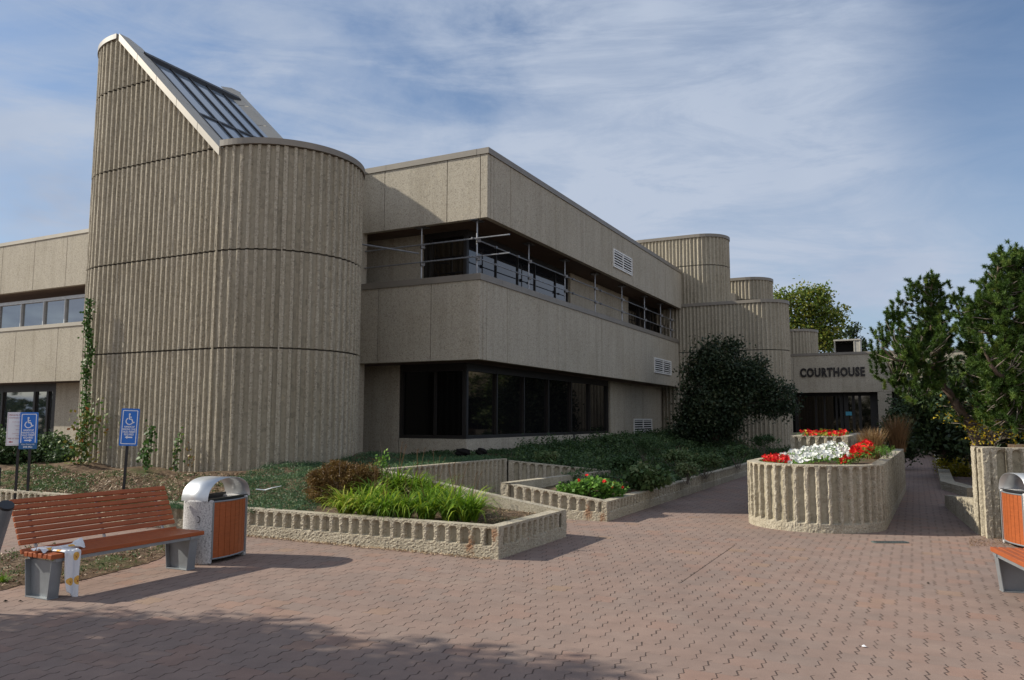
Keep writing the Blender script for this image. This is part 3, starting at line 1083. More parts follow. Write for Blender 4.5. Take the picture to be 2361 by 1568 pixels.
TS = (-6.20, 16.0)
TL, TR = 3.60, 1.86
PEAK_A = 3.42
PEAK_Z, SHO_Z = 10.62, 7.40
def clip_fn(A, P):
    return np.interp(A, (0.06, PEAK_A), (SHO_Z, PEAK_Z))
tw1, (P1, N1, U1, A1) = tower(TS, TL, TR, [(0.1, 3.115), (3.15, 5.155), (5.19, 7.385), (7.42, 9.33), (9.365, 10.62)], 0, clip=clip_fn, cap=False, nvd=0.22, name='stair_tower')
# copings of the stair tower: level ring right of the seam, sloped flashings, level ring round the left end
ring(P1, N1, SHO_Z - 0.0, SHO_Z + 0.13, tw1, sel=A1 <= 0.03, out=0.035)
ring(P1, N1, PEAK_Z - 0.02, PEAK_Z + 0.10, tw1, sel=A1 >= PEAK_A, out=0.03, mat=M['coping'])
skl = MB()
def sp(a, b_, dz=0.0):
    q = L2(TS, a, b_)
    z = SHO_Z + (PEAK_Z - SHO_Z) * min(max(a - 0.06, -0.1), PEAK_A) / (PEAK_A - 0.06)
    return np.array((q[0], q[1], z + dz))
def sbar(mb, a0, b0, a1, b1, dz0, dz1, wb, mi=0):
    """bar lying on the slope, from (a0,b0) to (a1,b1), lateral half width wb in b (or a), between heights"""
    if abs(b1 - b0) < 1e-6:
        c = [sp(a0, b0 - wb, dz0), sp(a0, b0 + wb, dz0), sp(a1, b0 + wb, dz0), sp(a1, b0 - wb, dz0),
             sp(a0, b0 - wb, dz1), sp(a0, b0 + wb, dz1), sp(a1, b0 + wb, dz1), sp(a1, b0 - wb, dz1)]
    else:
        c = [sp(a0 - wb, b0, dz0), sp(a0 - wb, b1, dz0), sp(a0 + wb, b1, dz0), sp(a0 + wb, b0, dz0),
             sp(a0 - wb, b0, dz1), sp(a0 - wb, b1, dz1), sp(a0 + wb, b1, dz1), sp(a0 + wb, b0, dz1)]
    mb.add(c, [(0, 1, 2, 3), (7, 6, 5, 4), (0, 4, 5, 1), (1, 5, 6, 2), (2, 6, 7, 3), (3, 7, 4, 0)], mi)
W2 = 2 * TR
nseg = 5
for bc in (0.10, W2 - 0.22):
    fl = MB()
    for i in range(nseg):
        a0 = -0.05 + (PEAK_A + 0.05) * i / nseg + 0.006
        a1 = -0.05 + (PEAK_A + 0.05) * (i + 1) / nseg - 0.006
        sbar(fl, a0, bc, a1, bc, -0.10, 0.08, 0.135)
        # inner sloped flashing falling toward the glass
        s_ = 1 if bc < 1 else -1
        q = [sp(a0, bc + s_ * 0.135, 0.078), sp(a1, bc + s_ * 0.135, 0.078), sp(a1, bc + s_ * 0.50, -0.02), sp(a0, bc + s_ * 0.50, -0.02)]
        fl.add(q, [(0, 1, 2, 3)])
    bpart(fl, 'slope_flashing', M['coping_light'], tw1)
gl = MB()
q = [sp(0.0, 0.5, -0.02), sp(2.95, 0.5, -0.02), sp(2.95, W2 - 0.5, -0.02), sp(0.0, W2 - 0.5, -0.02)]
gl.add(q, [(0, 1, 2, 3)])
bpart(gl, 'skylight_glass', M['glass_roof'], tw1)
br = MB()
nb = 5
for i in range(nb + 1):
    bb_ = 0.5 + (W2 - 1.0) * i / nb
    sbar(br, 0.0, bb_, 2.95, bb_, -0.045, 0.03, 0.026)
sbar(br, 1.25, 0.5, 1.25, W2 - 0.5, -0.045, 0.025, 0.025)
sbar(br, 2.97, 0.35, 2.97, W2 - 0.45, -0.06, 0.10, 0.05)
sbar(br, 0.03, 0.5, 0.03, W2 - 0.5, -0.05, 0.05, 0.04)
bpart(br, 'skylight_frame', M['frame_dark'], tw1)
rd = MB()
idx = [i for i in range(0, len(P1), 6)]
rd.add([(*(P1[i] - N1[i] * 0.1), SHO_Z - 0.1) for i in idx], [tuple(range(len(idx)))])
bpart(rd, 'roof_deck', M['asphalt'], tw1)
# vertical panel seams (smooth cast strips standing in the ribs)
sm = MB()
def seam(P, N, i, z0, z1):
    p = P[i] - N[i] * 0.012
    rz = math.atan2(N[i][1], N[i][0])
    sm.box((p[0], p[1], (z0 + z1) / 2), (0.03, 0.028, z1 - z0), rz)
def near_col(P, N, u, side=-1):
    a = ray(u, 800); k = a[0] / a[1]
    best, bi = 9, 0
    for i in range(len(P)):
        vis = -(P[i] @ N[i])
        if vis > 0.2:
            e = abs(P[i][0] / P[i][1] - k)
            if e < best: best, bi = e, i
    return bi
for u, z0, z1 in ((489, 0.1, SHO_Z), (643, 0.1, SHO_Z)):
    seam(P1, N1, near_col(P1, N1, u), z0, z1)
bpart(sm, 'panel_seam', M['rib'], tw1)

# unseen blocks: stair tower link to the building, then an added entrance shader
lk, lkj = MB(), MB()
q = [L2(TS, 0.25, 3.0), L2(TS, 0.25, 5.4), L2(TS, 5.5, 5.4), L2(TS, 5.5, 3.0)]
lk.prism(q[::-1], 0.2, 8.44)
bpart(lk, 'unseen_block', M['panel'])
lk = MB()
q = [np.array((9.6, 37.5)), np.array((14.1, 40.5)), np.array((14.3, 44.5)), np.array((8.0, 46.0)), np.array((6.5, 39.0))]
lk.prism(q, 0.2, 7.95)  # unseen volume added to keep the sun off the entrance wall
bpart(lk, 'unseen_block', M['panel'])
# far stair tower group at the end of the facade
T2o = np.array((10.55, 33.6))
tower(T2o, 3.6, 1.23, [(0.3, 4.68), (4.72, 6.78)], 6.90, name='ribbed_tower', du=0.03, nvd=0.5)
TBo = np.array((8.32, 34.8))
tower(TBo, 2.55, 1.23, [(6.0, 8.62), (8.66, 9.95)], 10.07, name='ribbed_tower', du=0.03, nvd=0.5)
q = s_at
def ts(u, v, Y, R):
    """start point so the right hand tangent of a tower lands on column u at depth Y"""
    p = at(u, v, Y)
    return np.array((p[0], p[1])) - E1 * R + np.array((-0.94, 0.33)) * R
TCo = ts(1782, 660, 39.0, 1.2)
tower(TCo, 3.0, 1.2, [(5.5, 7.60), (7.64, 8.62)], 8.74, name='ribbed_tower', du=0.03, nvd=0.6)
TDo = ts(1886, 780, 45.0, 1.3)
tower(TDo, 3.5, 1.3, [(3.5, 6.72)], 6.84, name='ribbed_tower', du=0.03, nvd=0.6)

# ------------------------------------------------ entrance block with the lettering
EN = np.array((15.11, 42.0))
EN0 = EN + E2 * 3.5
en, enj = MB(), MB()
wall_panels(en, enj, EN0, -E2, E1, [0, 3.55, 8.3, 12.0, 16.0], 3.13, 5.10)
e_s = lambda u: s_at(u, EN0, -E2)
wall_panels(en, enj, EN0, -E2, E1, [e_s(2018), e_s(2052)], 0.4, 3.12)
en.box((*(EN0 - E2 * 8 + E1 * 2.4), 0.5), (17, 4.4, 1.0), RZ2)
bpart(en, 'entrance_wall', M['panel'], bevel=0.006)
bpart(enj, 'joint_backing', M['joint'])
cp = MB()
for i in range(6):
    c = EN0 - E2 * (1.35 + 2.7 * i) + E1 * 0.14
    cp.box((c[0], c[1], 5.165), (2.69, 0.36, 0.13), RZ2)
bpart(cp, 'roof_coping', M['coping'])
ec = MB()
c = EN0 - E2 * 8 + E1 * 3
ec.box((c[0], c[1], 3.32), (17, 5.6, 0.3), RZ2)
c = EN0 - E2 * 8 + E1 * 3
ec.box((c[0], c[1], 4.9), (16.5, 5.5, 0.1), RZ2)
bpart(ec, 'soffit', M['soffit'])
EG = EN0 + E1 * 1.2
eg = lambda u: s_at(u, EG, -E2)
window(EG, -E2, E1, [eg(1828), eg(1876), eg(1896), eg(1923), eg(1938)], 1.0, 3.17, M['glass'], head=0.2, fw=0.1, name='entrance_glazing')
window(EG, -E2, E1, [eg(1940), eg(1962), eg(1977), eg(2004), eg(2018)], 1.0, 3.17, M['glass'], head=0.2, fw=0.14, name='entrance_door')
window(EG, -E2, E1, [eg(2053), eg(2090), eg(2130), eg(2200)], 1.0, 3.17, M['glass'], head=0.2, fw=0.1, name='entrance_glazing')
ed = MB()
c = EG - E2 * 7.5 + E1 * 0.35
ed.box((c[0], c[1], 2.05), (15, 0.1, 2.3), RZ2)
c = EG - E2 * 15 - E1 * 0.5
ed.box((c[0], c[1], 2.0), (0.3, 2.0, 3.2), RZ2)
c = EG - E2 * 0.1 - E1 * 0.5
ed.box((c[0], c[1], 2.0), (0.3, 2.0, 2.2), RZ2)
bpart(ed, 'dark_interior', M['black'])
nb_ = MB()
c = EG - E2 * eg(1951) - E1 * 0.06
nb_.box((c[0], c[1], 2.03), (0.30, 0.01, 0.2), RZ2)
bpart(nb_, 'notice', M['paper_blue'])


def text_obj(s, size, ext, mat, name, bold=0.0, xs=1.0, align='CENTER', spacing=1.0):
    cu = bpy.data.curves.new('txt', 'FONT')
    cu.body = s
    cu.size = size
    cu.extrude = ext
    cu.offset = bold
    cu.space_character = spacing
    cu.align_x = align
    cu.align_y = 'CENTER'
    cu.resolution_u = 3
    o = bpy.data.objects.new('txt', cu)
    col.objects.link(o)
    bpy.context.view_layer.update()
    dg = bpy.context.evaluated_depsgraph_get()
    me = bpy.data.meshes.new_from_object(o.evaluated_get(dg))
    bpy.data.objects.remove(o)
    me.name = name
    me.transform(Matrix.Diagonal((xs, 1, 1, 1)))
    me.materials.clear()
    me.materials.append(mat)
    r_ = bpy.data.objects.new(name, me)
    col.objects.link(r_)
    return r_


lt = text_obj('COURTHOUSE', 0.62, 0.03, M['letter'], 'lettering', bold=0.028, xs=1.0, spacing=1.14)
wd = lt.dimensions.x
bpy.context.view_layer.update()
lt.data.transform(Matrix.Diagonal((3.17 / max(0.1, lt.dimensions.x), 1, 1, 1)))
cpos = EN0 - E2 * ((e_s(1846) + e_s(1988)) / 2) - E1 * 0.035
lt.matrix_world = Matrix.Translation((cpos[0], cpos[1], 4.17)) @ Matrix.Rotation(math.atan2(-E2[1], -E2[0]), 4, 'Z') @ Matrix.Rotation(math.pi / 2, 4, 'X')
lt.parent = bld
bpy.context.view_layer.update()
lt.matrix_parent_inverse = bld.matrix_world.inverted()

# roof top unit
hv = empty('rooftop_unit', at(1955, 800, 45.5))
tag(hv, 'boxy grey ventilation unit with open dark front on the flat roof above the entrance', 'ventilation unit')
hx = at(1927, 790, 44.5)[0]; hx1 = at(1986, 790, 44.5)[0]
rzh = RZ2 + math.pi
b_ = MB()
wd_, dp_, hh = 1.35, 1.1, 1.15
z0h = 5.15 - hv.location.z
for (x, y, sx, sy) in ((-wd_ / 2, 0, 0.07, dp_), (wd_ / 2 - 0.3, 0, 0.07, dp_), (wd_ / 2, 0, 0.06, dp_)):
    b_.box((x, y, z0h + hh / 2), (sx, sy, hh))
b_.box((0, 0, z0h + hh), (wd_ + 0.1, dp_ + 0.05, 0.09))
b_.box((0, 0, z0h + 0.06), (wd_, dp_, 0.1))
b_.box((0, dp_ / 2, z0h + hh / 2), (wd_, 0.04, hh))
b_.box((wd_ / 2 - 0.15, -dp_ / 2 + 0.05, z0h + hh / 2), (0.26, 0.05, hh - 0.1))
b_.build('casing', M['hvac'], hv, bevel=0.01)
b_ = MB()
b_.box((-0.15, 0.1, z0h + 0.55), (0.95, 0.5, 0.9))
b_.build('coil', M['black'], hv)
b_ = MB()
b_.box((-0.18, -0.3, z0h + 0.25), (0.8, 0.1, 0.22))
b_.build('duct', M['galv'], hv)
hv.rotation_euler = (0, 0, rzh)

# ================================================================== scaffold on the lower band
scf = tag(empty('scaffold_railing', (*L2(C0, 0.25, 0.25), Z_T1)), 'galvanised tube scaffold with two rails standing on the spandrel ledge under the overhang', 'scaffold')
def spart(mb, name, mat):
    o = mb.build(name, mat)
    o.parent = scf
    bpy.context.view_layer.update()
    o.matrix_parent_inverse = scf.matrix_world.inverted()
    return o
SO = L2(C0, 0.22, 0.22)
pR = [0.0] + [s_at(u, SO, E1) for u in (1219, 1303, 1373, 1435, 1487, 1524, 1547)]
pL = [s_at(969, SO, E2)]
spots = [(SO + E1 * s, s) for s in pR] + [(SO + E2 * s, -s) for s in pL]
for q_, s in spots:
    zb = Z_T1 + 0.005
    mb = MB(); mb.tube([(q_[0], q_[1], zb), (q_[0], q_[1], Z_B2 + 0.02)], 0.021, 8)
    spart(mb, 'post', M['galv'])
    mb = MB(); mb.box((q_[0], q_[1], Z_B2 - 0.005 + 0.0), (0.34, 0.22, 0.03), RZ1 if s >= 0 else RZ2)
    spart(mb, 'head_plate', M['clamp'])
    for z in (Z_T1 + 0.42, Z_T1 + 0.88):
        mb = MB(); mb.box((q_[0] + 0.03, q_[1] - 0.02, z), (0.10, 0.09, 0.09), 0.4)
        spart(mb, 'clamp', M['clamp'])
out = -E2 * 0.05
for z in (Z_T1 + 0.42, Z_T1 + 0.88):
    mb = MB()
    a = SO + E1 * (-0.35) + out; b2_ = SO + E1 * LEN1 * 0.985 + out
    mb.tube([(*a, z), (*b2_, z)], 0.017, 8)
    spart(mb, 'rail', M['galv'])
    mb = MB()
    a = SO - E2 * 0.95 - E1 * 0.05; b2_ = SO + E2 * 5.0 - E1 * 0.05
    mb.tube([(*a, z + 0.05), (*b2_, z + 0.05)], 0.019, 8)
    spart(mb, 'rail', M['galv'])
mb = MB()
a = SO + E2 * 1.75 + E1 * 0.0; b2_ = SO + E2 * 4.4 - E1 * 0.8
mb.tube([(*a, Z_T1 + 0.72), (*b2_, Z_T1 + 1.25)], 0.024, 8)
spart(mb, 'brace', M['galv'])
for s in (0.9, 2.2, 6.1, 8.6, 11):
    q_ = SO + E1 * s + out
    for z in (Z_T1 + 0.42, Z_T1 + 0.88):
        mb = MB(); mb.box((q_[0], q_[1], z), (0.10, 0.06, 0.06), RZ1)
        spart(mb, 'clamp', M['clamp'])

# ================================================================== planter walls
BA = np.array((-0.16, 9.70))               # front corner of first bed
LEFTEND = BA + E2 * 18.0
BR = np.array((0.93, 11.80))
BR = BA + E1 * 2.10
BBk = BR + E2 * 3.25                       # back corner of first bed
NK = np.array((-0.10, 16.65))
MK = np.array((1.93, 16.55))
LK = np.array((-0.20, 14.16))
PC = np.array((1.59, 13.24))
# travel so that the fluted side is on the right hand
planter_wall('bed_wall', [LEFTEND, BA, BR, BBk], -0.05, [0.39, 0.39, 0.39, 0.86], label='low fluted concrete wall round the daylily bed, nearest the camera', thick=0.17, group=None)
planter_wall('bed_wall', [BBk + E1 * 0.04, NK], -0.05, [0.87, 0.87], label='tall fluted retaining wall between the brown shrub bed and the sunken notch', thick=0.15)
planter_wall('bed_wall', [NK + (0.03, 0), MK], -0.05, [0.83, 0.64], label='shaded fluted wall closing the notch below the dark bed foliage', thick=0.15)
planter_wall('bed_wall', [MK - (0.0, 0.02), LK, PC, PC + E1 * 5.35], -0.05, [0.64, 0.57, 0.33, 0.33], label='low fluted wall round the geranium bed with rust stain on its corner', thick=0.17)
planter_wall('bed_wall', [PC + E1 * 5.38, PC + E1 * 21.5], -0.05, [0.36, 0.36], label='long low fluted kerb wall running along the shaded path to the entrance', thick=0.16, du=0.03)


Q1 = np.array((0.480, 0.877)); Q2 = np.array((-0.877, 0.480))


def big_planter():
    c0 = np.array((4.97, 12.98)); R = 1.05
    root = tag(empty('round_planter', (c0[0], c0[1], 0)), 'tall rounded fluted concrete planter full of red and white petunias', 'planter')
    pts = []
    Lr, Ll = 7.6, 9.0
    far_l = c0 + Q2 * R + Q1 * Ll
    far_r = c0 - Q2 * R + Q1 * Lr
    du = 0.014
    P, N = [], []
    for i in range(int(Ll / 0.03)):
        s = Ll * (1 - i / int(Ll / 0.03)); P.append(c0 + Q2 * R + Q1 * s); N.append(Q2)
    n = int(math.pi * R / du)
    for i in range(n):
        t = math.pi * i / n
        d = Q2 * math.cos(t) - Q1 * math.sin(t)
        P.append(c0 + d * R); N.append(d)
    for i in range(int(Lr / 0.03) + 1):
        s = Lr * i / int(Lr / 0.03); P.append(c0 - Q2 * R + Q1 * s); N.append(-Q2)
    P = np.array(P); N = np.array(N)
    U = np.concatenate([[0], np.cumsum(np.linalg.norm(np.diff(P, axis=0), axis=1))])
    mb = MB()
    ZT = 1.01
    V = flutes(mb, P, N, U, -0.05, ZT, 48, spacing=0.168, rib=0.38, depth=0.060, base=0.19, top=0.03, jit=0.0045, rough=0.004, soft=0.010)
    n = len(U)
    # top ring and inner face
    for (pa, za, pb, zb) in ((V[:, -1, :2], ZT, P - N * 0.18, ZT + 0.004), (P - N * 0.18, ZT + 0.004, P - N * 0.18, 0.5)):
        VV = np.zeros((n, 2, 3)); VV[:, 0, :2] = pa; VV[:, 0, 2] = za; VV[:, 1, :2] = pb; VV[:, 1, 2] = zb
        mb.add(VV.reshape(-1, 3), [(i * 2, i * 2 + 2, i * 2 + 3, i * 2 + 1) for i in range(n - 1)])
    o = mb.build('planter_wall', [M['planter'], M['planter_groove']])
    o.parent = root; bpy.context.view_layer.update(); o.matrix_parent_inverse = root.matrix_world.inverted()
    s = MB()
    idx = list(range(0, n, 6))
    Vs = [(*(P[i] - N[i] * 0.15), 0.93) for i in idx]
    s.add(Vs, [tuple(range(len(Vs)))])
    o = s.build('planter_soil', M['soil'])
    o.parent = root; bpy.context.view_layer.update(); o.matrix_parent_inverse = root.matrix_world.inverted()
    return root, c0


rp, RPC = big_planter()
# raised rear planter
bp0 = np.array(at(1822, 1003, 16.6)[:2])
bp_pts = [bp0 + E1 * 5, bp0, bp0 - E2 * 1.12, bp0 - E2 * 1.12 + E1 * 5]
bp = planter_wall('rear_planter', bp_pts, 0.8, [1.36, 1.36, 1.36, 1.36], base=0.02, thick=0.16,
                  label='small raised fluted planter behind the petunias with red and yellow blooms', cat='planter')
s = MB(); s.prism([bp_pts[1] - E2 * 0.1 + E1 * .1, bp_pts[2] + E2 * 0.1 + E1 * .1, bp_pts[3] + E2 * .1, bp_pts[0] - E2 * .1], 0.8, 1.29)
s.build('planter_soil', M['soil'], bp)

# right hand pier and its fluted return
pr0 = np.array((6.85, 11.50)); pr1 = np.array((7.05, 12.05))
dR = np.array((0.97, -0.16)); dR = dR / np.linalg.norm(dR)
planter_wall('retaining_wall', [np.array(G(2249, 1229)[:2]), np.array(G(2277, 1242)[:2]), np.array(G(2277, 1242)[:2]) + dR * 4.5], -0.05, [1.30, 1.30, 1.27],
             label='tall rough concrete retaining wall with pier end behind the right hand litter bin', thick=0.30, base=0.0, cat='retaining wall', depth=0.07, spacing=0.21, rib=0.4)
k0 = np.array(G(2253, 1231)[:2]); k1 = np.array(G(2179, 1168)[:2])
planter_wall('kerb_wall', [k1, k0], -0.05, [0.22, 0.52], label='low sloping concrete kerb wall running back from the pier along the sunken path', thick=0.2, base=0.0, top=0.6, cat='kerb')
q_ = [np.array(G(2230, 1146)[:2]), np.array(G(2170, 1128)[:2]), np.array(G(2153, 1050)[:2])]
planter_wall('kerb_wall', q_[::-1], -0.05, [0.2, 0.2, 0.2], label='far pale kerb edging the yellow shrub beside the shaded path', thick=0.3, base=0.0, top=0.6, cat='kerb', du=0.1)

# ================================================================== bed terrain
CTRL = [(-0.2, 10.0, .31), (0.7, 11.4, .31), (-3, 11.3, .33), (-6, 12.8, .34), (-9, 14.3, .34), (-13, 16.3, .34), (-1.9, 12.5, .60),
        (0.3, 11.9, .33), (-6.73, 13.73, .44), (-8.72, 14.28, .38), (-6.0, 15.7, .66), (-9.5, 17.5, .76), (-4.5, 15.8, .78), (-3.3, 17.6, .93),
        (-2.4, 13.3, .84), (-1.2, 15.4, .86), (-0.4, 17.0, .86), (-3.2, 14.2, .82), (-4.8, 14.0, .62), (-1.2, 19.8, .85), (1.5, 18.0, .70), (2.0, 17.2, .62), (0.2, 14.6, .45), (1.4, 13.6, .27), (4.0, 18.8, .30),
        (1.9, 15.6, .45), (7.8, 26, .32), (11.5, 33, .35), (1, 22, .84), (4.0, 29, .95), (6.5, 33, 1.1), (8.5, 34.3, 1.05), (-12, 21, .65), (-8, 16.6, .70), (-7.5, 15.5, .60), (-10.5, 16.6, .62), (-11, 17.6, .68), (-8.6, 15.5, .52), (-10.2, 15.6, .50), (-12.2, 18.6, .62), (-11, 19.5, .68), (-9.8, 18.2, .76), (-7.2, 17.0, .72), (-16, 26, .8), (-14, 18, .36), (-20, 22, .4)]
def _cl(a, b, z0, z1, ins, st=0.5):
    a = np.array(a); b = np.array(b); n_ = max(1, int(np.linalg.norm(b - a) / st))
    for i in range(n_ + 1):
        p = a + (b - a) * i / n_ + ins
        CTRL.append((p[0], p[1], z0 + (z1 - z0) * i / n_))
_cl(LEFTEND, BA, .32, .31, E1 * 0.25)
_cl(LEFTEND, BA + E2 * .4, .36, .34, E1 * 0.8)
_cl(BA, BR, .31, .32, E2 * 0.25)
_cl(BR, BBk, .33, .55, -E1 * 0.3)
_cl(BBk, NK, .84, .85, E2 * 0.25)
_cl(NK, MK, .78, .60, E1 * 0.25)
_cl(MK, LK, .50, .42, -E2 * 0.3)
_cl(LK + E1 * .3, PC + E1 * .3, .36, .28, E1 * 0.0, 0.4)
_cl(PC, PC + E1 * 21, .28, .31, E2 * 0.25, 0.6)
_cl(CR + E1 * .2, CR + E1 * 18, .84, 1.05, -E2 * 0.7, 1.0)
CX = np.array(CTRL)


def terr(x, y):
    x = np.asarray(x, float); y = np.asarray(y, float)
    d2 = (x[..., None] - CX[:, 0]) ** 2 + (y[..., None] - CX[:, 1]) ** 2 + 0.22
    w_ = 1 / d2 ** 1.7
    return (w_ * CX[:, 2]).sum(-1) / w_.sum(-1)


def inside(poly, x, y):
    x = np.asarray(x); y = np.asarray(y)
    c = np.zeros(x.shape, bool)
    j = len(poly) - 1
    for i in range(len(poly)):
        xi, yi = poly[i][:2]; xj, yj = poly[j][:2]
        c ^= ((yi > y) != (yj > y)) & (x < (xj - xi) * (y - yi) / (yj - yi + 1e-12) + xi)
        j = i
    return c


IN = 0.09
BED = [LEFTEND, BA + (E1 + E2) * IN, BR + (E2 - E1) * IN * 1.0, BBk + (E2 - E1 * 0.5) * IN, BBk + E1 * 0.2 + E2 * IN, NK + E2 * 0.08 + E1 * 0.08, MK + E1 * 0.09 + E2 * 0.05, LK + E1 * 0.1 - E2 * 0.1, PC + (E1 + E2) * IN,
       PC + E1 * 21.5 + E2 * IN, np.array((12.6, 34.0)), np.array((12.0, 36.0)), np.array((7.6, 36.5)), CR + E1 * LEN1 + E2 * 0.3, CR + E2 * 0.3 + E1 * 0.3, np.array((-5, 22)), np.array((-10, 26)), np.array((-30, 36)), np.array((-34, 30))]


def bed_mesh():
    # clipped grid: triangulate cells inside the polygon, snap the rest away
    st = 0.16
    xs = np.arange(-20, 13, st); ys = np.arange(9.5, 37, st)
    X, Y = np.meshgrid(xs, ys, indexing='ij')
    ins = inside(BED, X, Y)
    Z = terr(X, Y) + smooth_noise(len(xs), len(ys), 2.5, RNG) * 0.018
    me_v = np.stack([X, Y, Z], -1).reshape(-1, 3)
    ny = len(ys)
    F = []
    for i in range(len(xs) - 1):
        for k in range(ny - 1):
            if ins[i, k] or ins[i + 1, k] or ins[i, k + 1] or ins[i + 1, k + 1]:
                if ins[i, k] and ins[i + 1, k] and ins[i, k + 1] and ins[i + 1, k + 1]:
                    a = i * ny + k
                    F.append((a, a + ny, a + ny + 1, a + 1))
    mb = MB(); mb.add(me_v, F)
    return mb


bm_ = bed_mesh()
tag(bm_.build('bed_soil', M['soil'], smooth=True), kind='structure')
# closing strip between the coarse grid edge and the walls
st_ = MB()
Pb, Nb, Ub, Kb, Tb = path_poly([np.array(p) for p in BED[:10]], 0.12)
n = len(Pb)
Vb = np.zeros((n, 2, 3))
Vb[:, 0, :2] = Pb + Nb * 0.02
Vb[:, 1, :2] = Pb - Nb * 0.30
Vb[:, 0, 2] = terr(Pb[:, 0], Pb[:, 1]) - 0.004
Vb[:, 1, 2] = terr(Vb[:, 1, 0], Vb[:, 1, 1]) - 0.012
st_.add(Vb.reshape(-1, 3), [(i * 2, i * 2 + 2, i * 2 + 3, i * 2 + 1) for i in range(n - 1)])
tag(st_.build('bed_edge_soil', M['soil'], smooth=True), kind='structure')

# dirt patch under and behind the left bench, raised ground to the right
dp = MB()
outl = [G(-60, 1290), G(-60, 1372), G(0, 1362), G(55, 1348), G(160, 1345), G(250, 1322), G(330, 1302), G(378, 1284), G(400, 1262), G(385, 1248), G(330, 1246), G(250, 1256), G(150, 1262), G(60, 1268)]
rr = random.Random(3)
nn_ = []
for i in range(len(outl)):
    a = np.array(outl[i]); b2_ = np.array(outl[(i + 1) % len(outl)])
    for k in range(6):
        p = a + (b2_ - a) * k / 6 + np.array((rr.uniform(-.03, .03), rr.uniform(-.03, .03), 0))
        nn_.append((p[0], p[1], 0.006))
cen = np.mean(np.array(nn_), axis=0); cen[2] = 0.03
dp.add(nn_ + [tuple(cen)], [(i, (i + 1) % len(nn_), len(nn_)) for i in range(len(nn_))])
tag(dp.build('dirt_patch', M['soil']), kind='structure')
rs = MB()
pw = np.array(G(2277, 1242)[:2])
rs.prism([pw + (0.30, 0.15), pw + dR * 14 + (0.1, 0.15), np.array((34, 30)), np.array((34, 38)), np.array((19.5, 34.0)), np.array((11.5, 18.0)), np.array((8.1, 12.6))], -0.05, 1.12)
tag(rs.build('raised_ground', M['soil']), kind='structure')

# ================================================================== street furniture
def make_bench(name, label):
    """local frame: x along the length, +y towards the back, z up; origin at the front left foot of the seat"""
    root = empty(name)
    tag(root, label, 'bench', 'wooden slat benches on grey metal legs')
    L = 1.78
    mb = MB()
    for i in range(6):
        mb.box((L / 2, 0.035 + i * 0.073, 0.400), (L, 0.062, 0.045))
    mb.build('seat', M['wood'], root, bevel=0.006)
    mb = MB()
    th = math.radians(26)
    for i in range(9):
        h = 0.445 + i * 0.054 if i else 0.420
        y = 0.455 + (h - 0.42) * math.tan(th)
        R = np.array(Matrix.Rotation(-th, 3, 'X'))
        mb.box((L / 2 - 0.01, y, h), (L - 0.0, 0.030, 0.047), R=R)
    mb.build('backrest', M['wood'], root, bevel=0.005)
    mb = MB()
    for x in (0.16, L - 0.16):
        mb.box((x, 0.23, 0.362), (0.06, 0.46, 0.03))
    mb.box((L / 2, 0.03, 0.362), (L - 0.1, 0.035, 0.032))
    mb.box((L / 2, 0.42, 0.362), (L - 0.1, 0.035, 0.032))
    for x in (0.16, L / 2, L - 0.16):
        a = (x, 0.475, 0.40); b_ = (x, 0.475 + 0.46 * math.tan(th) , 0.87)
        mb.tube([a, b_], 0.016, 6)
    mb.build('frame', M['bench_metal'], root)
    for x in (0.075, L - 0.12):
        mb = MB()
        # tapered channel leg: web plate with front and rear flanges
        def q4(y0a, y1a, y0b, y1b, x0, x1):
            V = [(x0, y0a, 0), (x1, y0a, 0), (x1, y1a, 0), (x0, y1a, 0), (x0, y0b, .35), (x1, y0b, .35), (x1, y1b, .35), (x0, y1b, .35)]
            mb.add(V, [(3, 2, 1, 0), (4, 5, 6, 7), (0, 1, 5, 4), (1, 2, 6, 5), (2, 3, 7, 6), (3, 0, 4, 7)])
        sx = 1 if x < 1 else 1
        q4(0.075, 0.385, 0.040, 0.425, x - 0.006, x + 0.006)
        q4(0.065, 0.075, 0.030, 0.040, x - 0.055, x + 0.055)
        q4(0.385, 0.395, 0.425, 0.435, x - 0.055, x + 0.055)
        mb.box((x, 0.23, 0.006), (0.11, 0.34, 0.012))
        mb.build('leg', M['bench_metal'], root, bevel=0.002)
    return root


def copy_tree(o, parent=None):
    c = o.copy()
    col.objects.link(c)
    c.parent = parent
    for ch in list(o.children):
        copy_tree(ch, c)
    return c


bA = np.array(G(119, 1292, 0.375)[:2]); bB = np.array(G(472, 1233, 0.378)[:2])
d = bB - bA
bench = make_bench('park_bench', 'orange brown slatted bench with a white cloth on its seat beside the bin')
bench.location = (bA[0], bA[1], 0)
bench.rotation_euler = (0, 0, math.atan2(d[1], d[0]))
bench.scale = (np.linalg.norm(d) / 1.78, 1, 1)
BEN_ANG = math.atan2(d[1], d[0])
b2 = copy_tree(bench)
b2['label'] = 'bright orange slatted bench cut off by the right edge of the frame'
F2 = np.array(G(2282, 1270, 0.38)[:2]); F3 = np.array(G(2361, 1309, 0.38)[:2])
d2 = F3 - F2
ang = math.atan2(d2[1], d2[0])
b2.location = (F2[0], F2[1], 0)
b2.rotation_euler = (0, 0, ang)
b2.scale = (1, 1, 1)


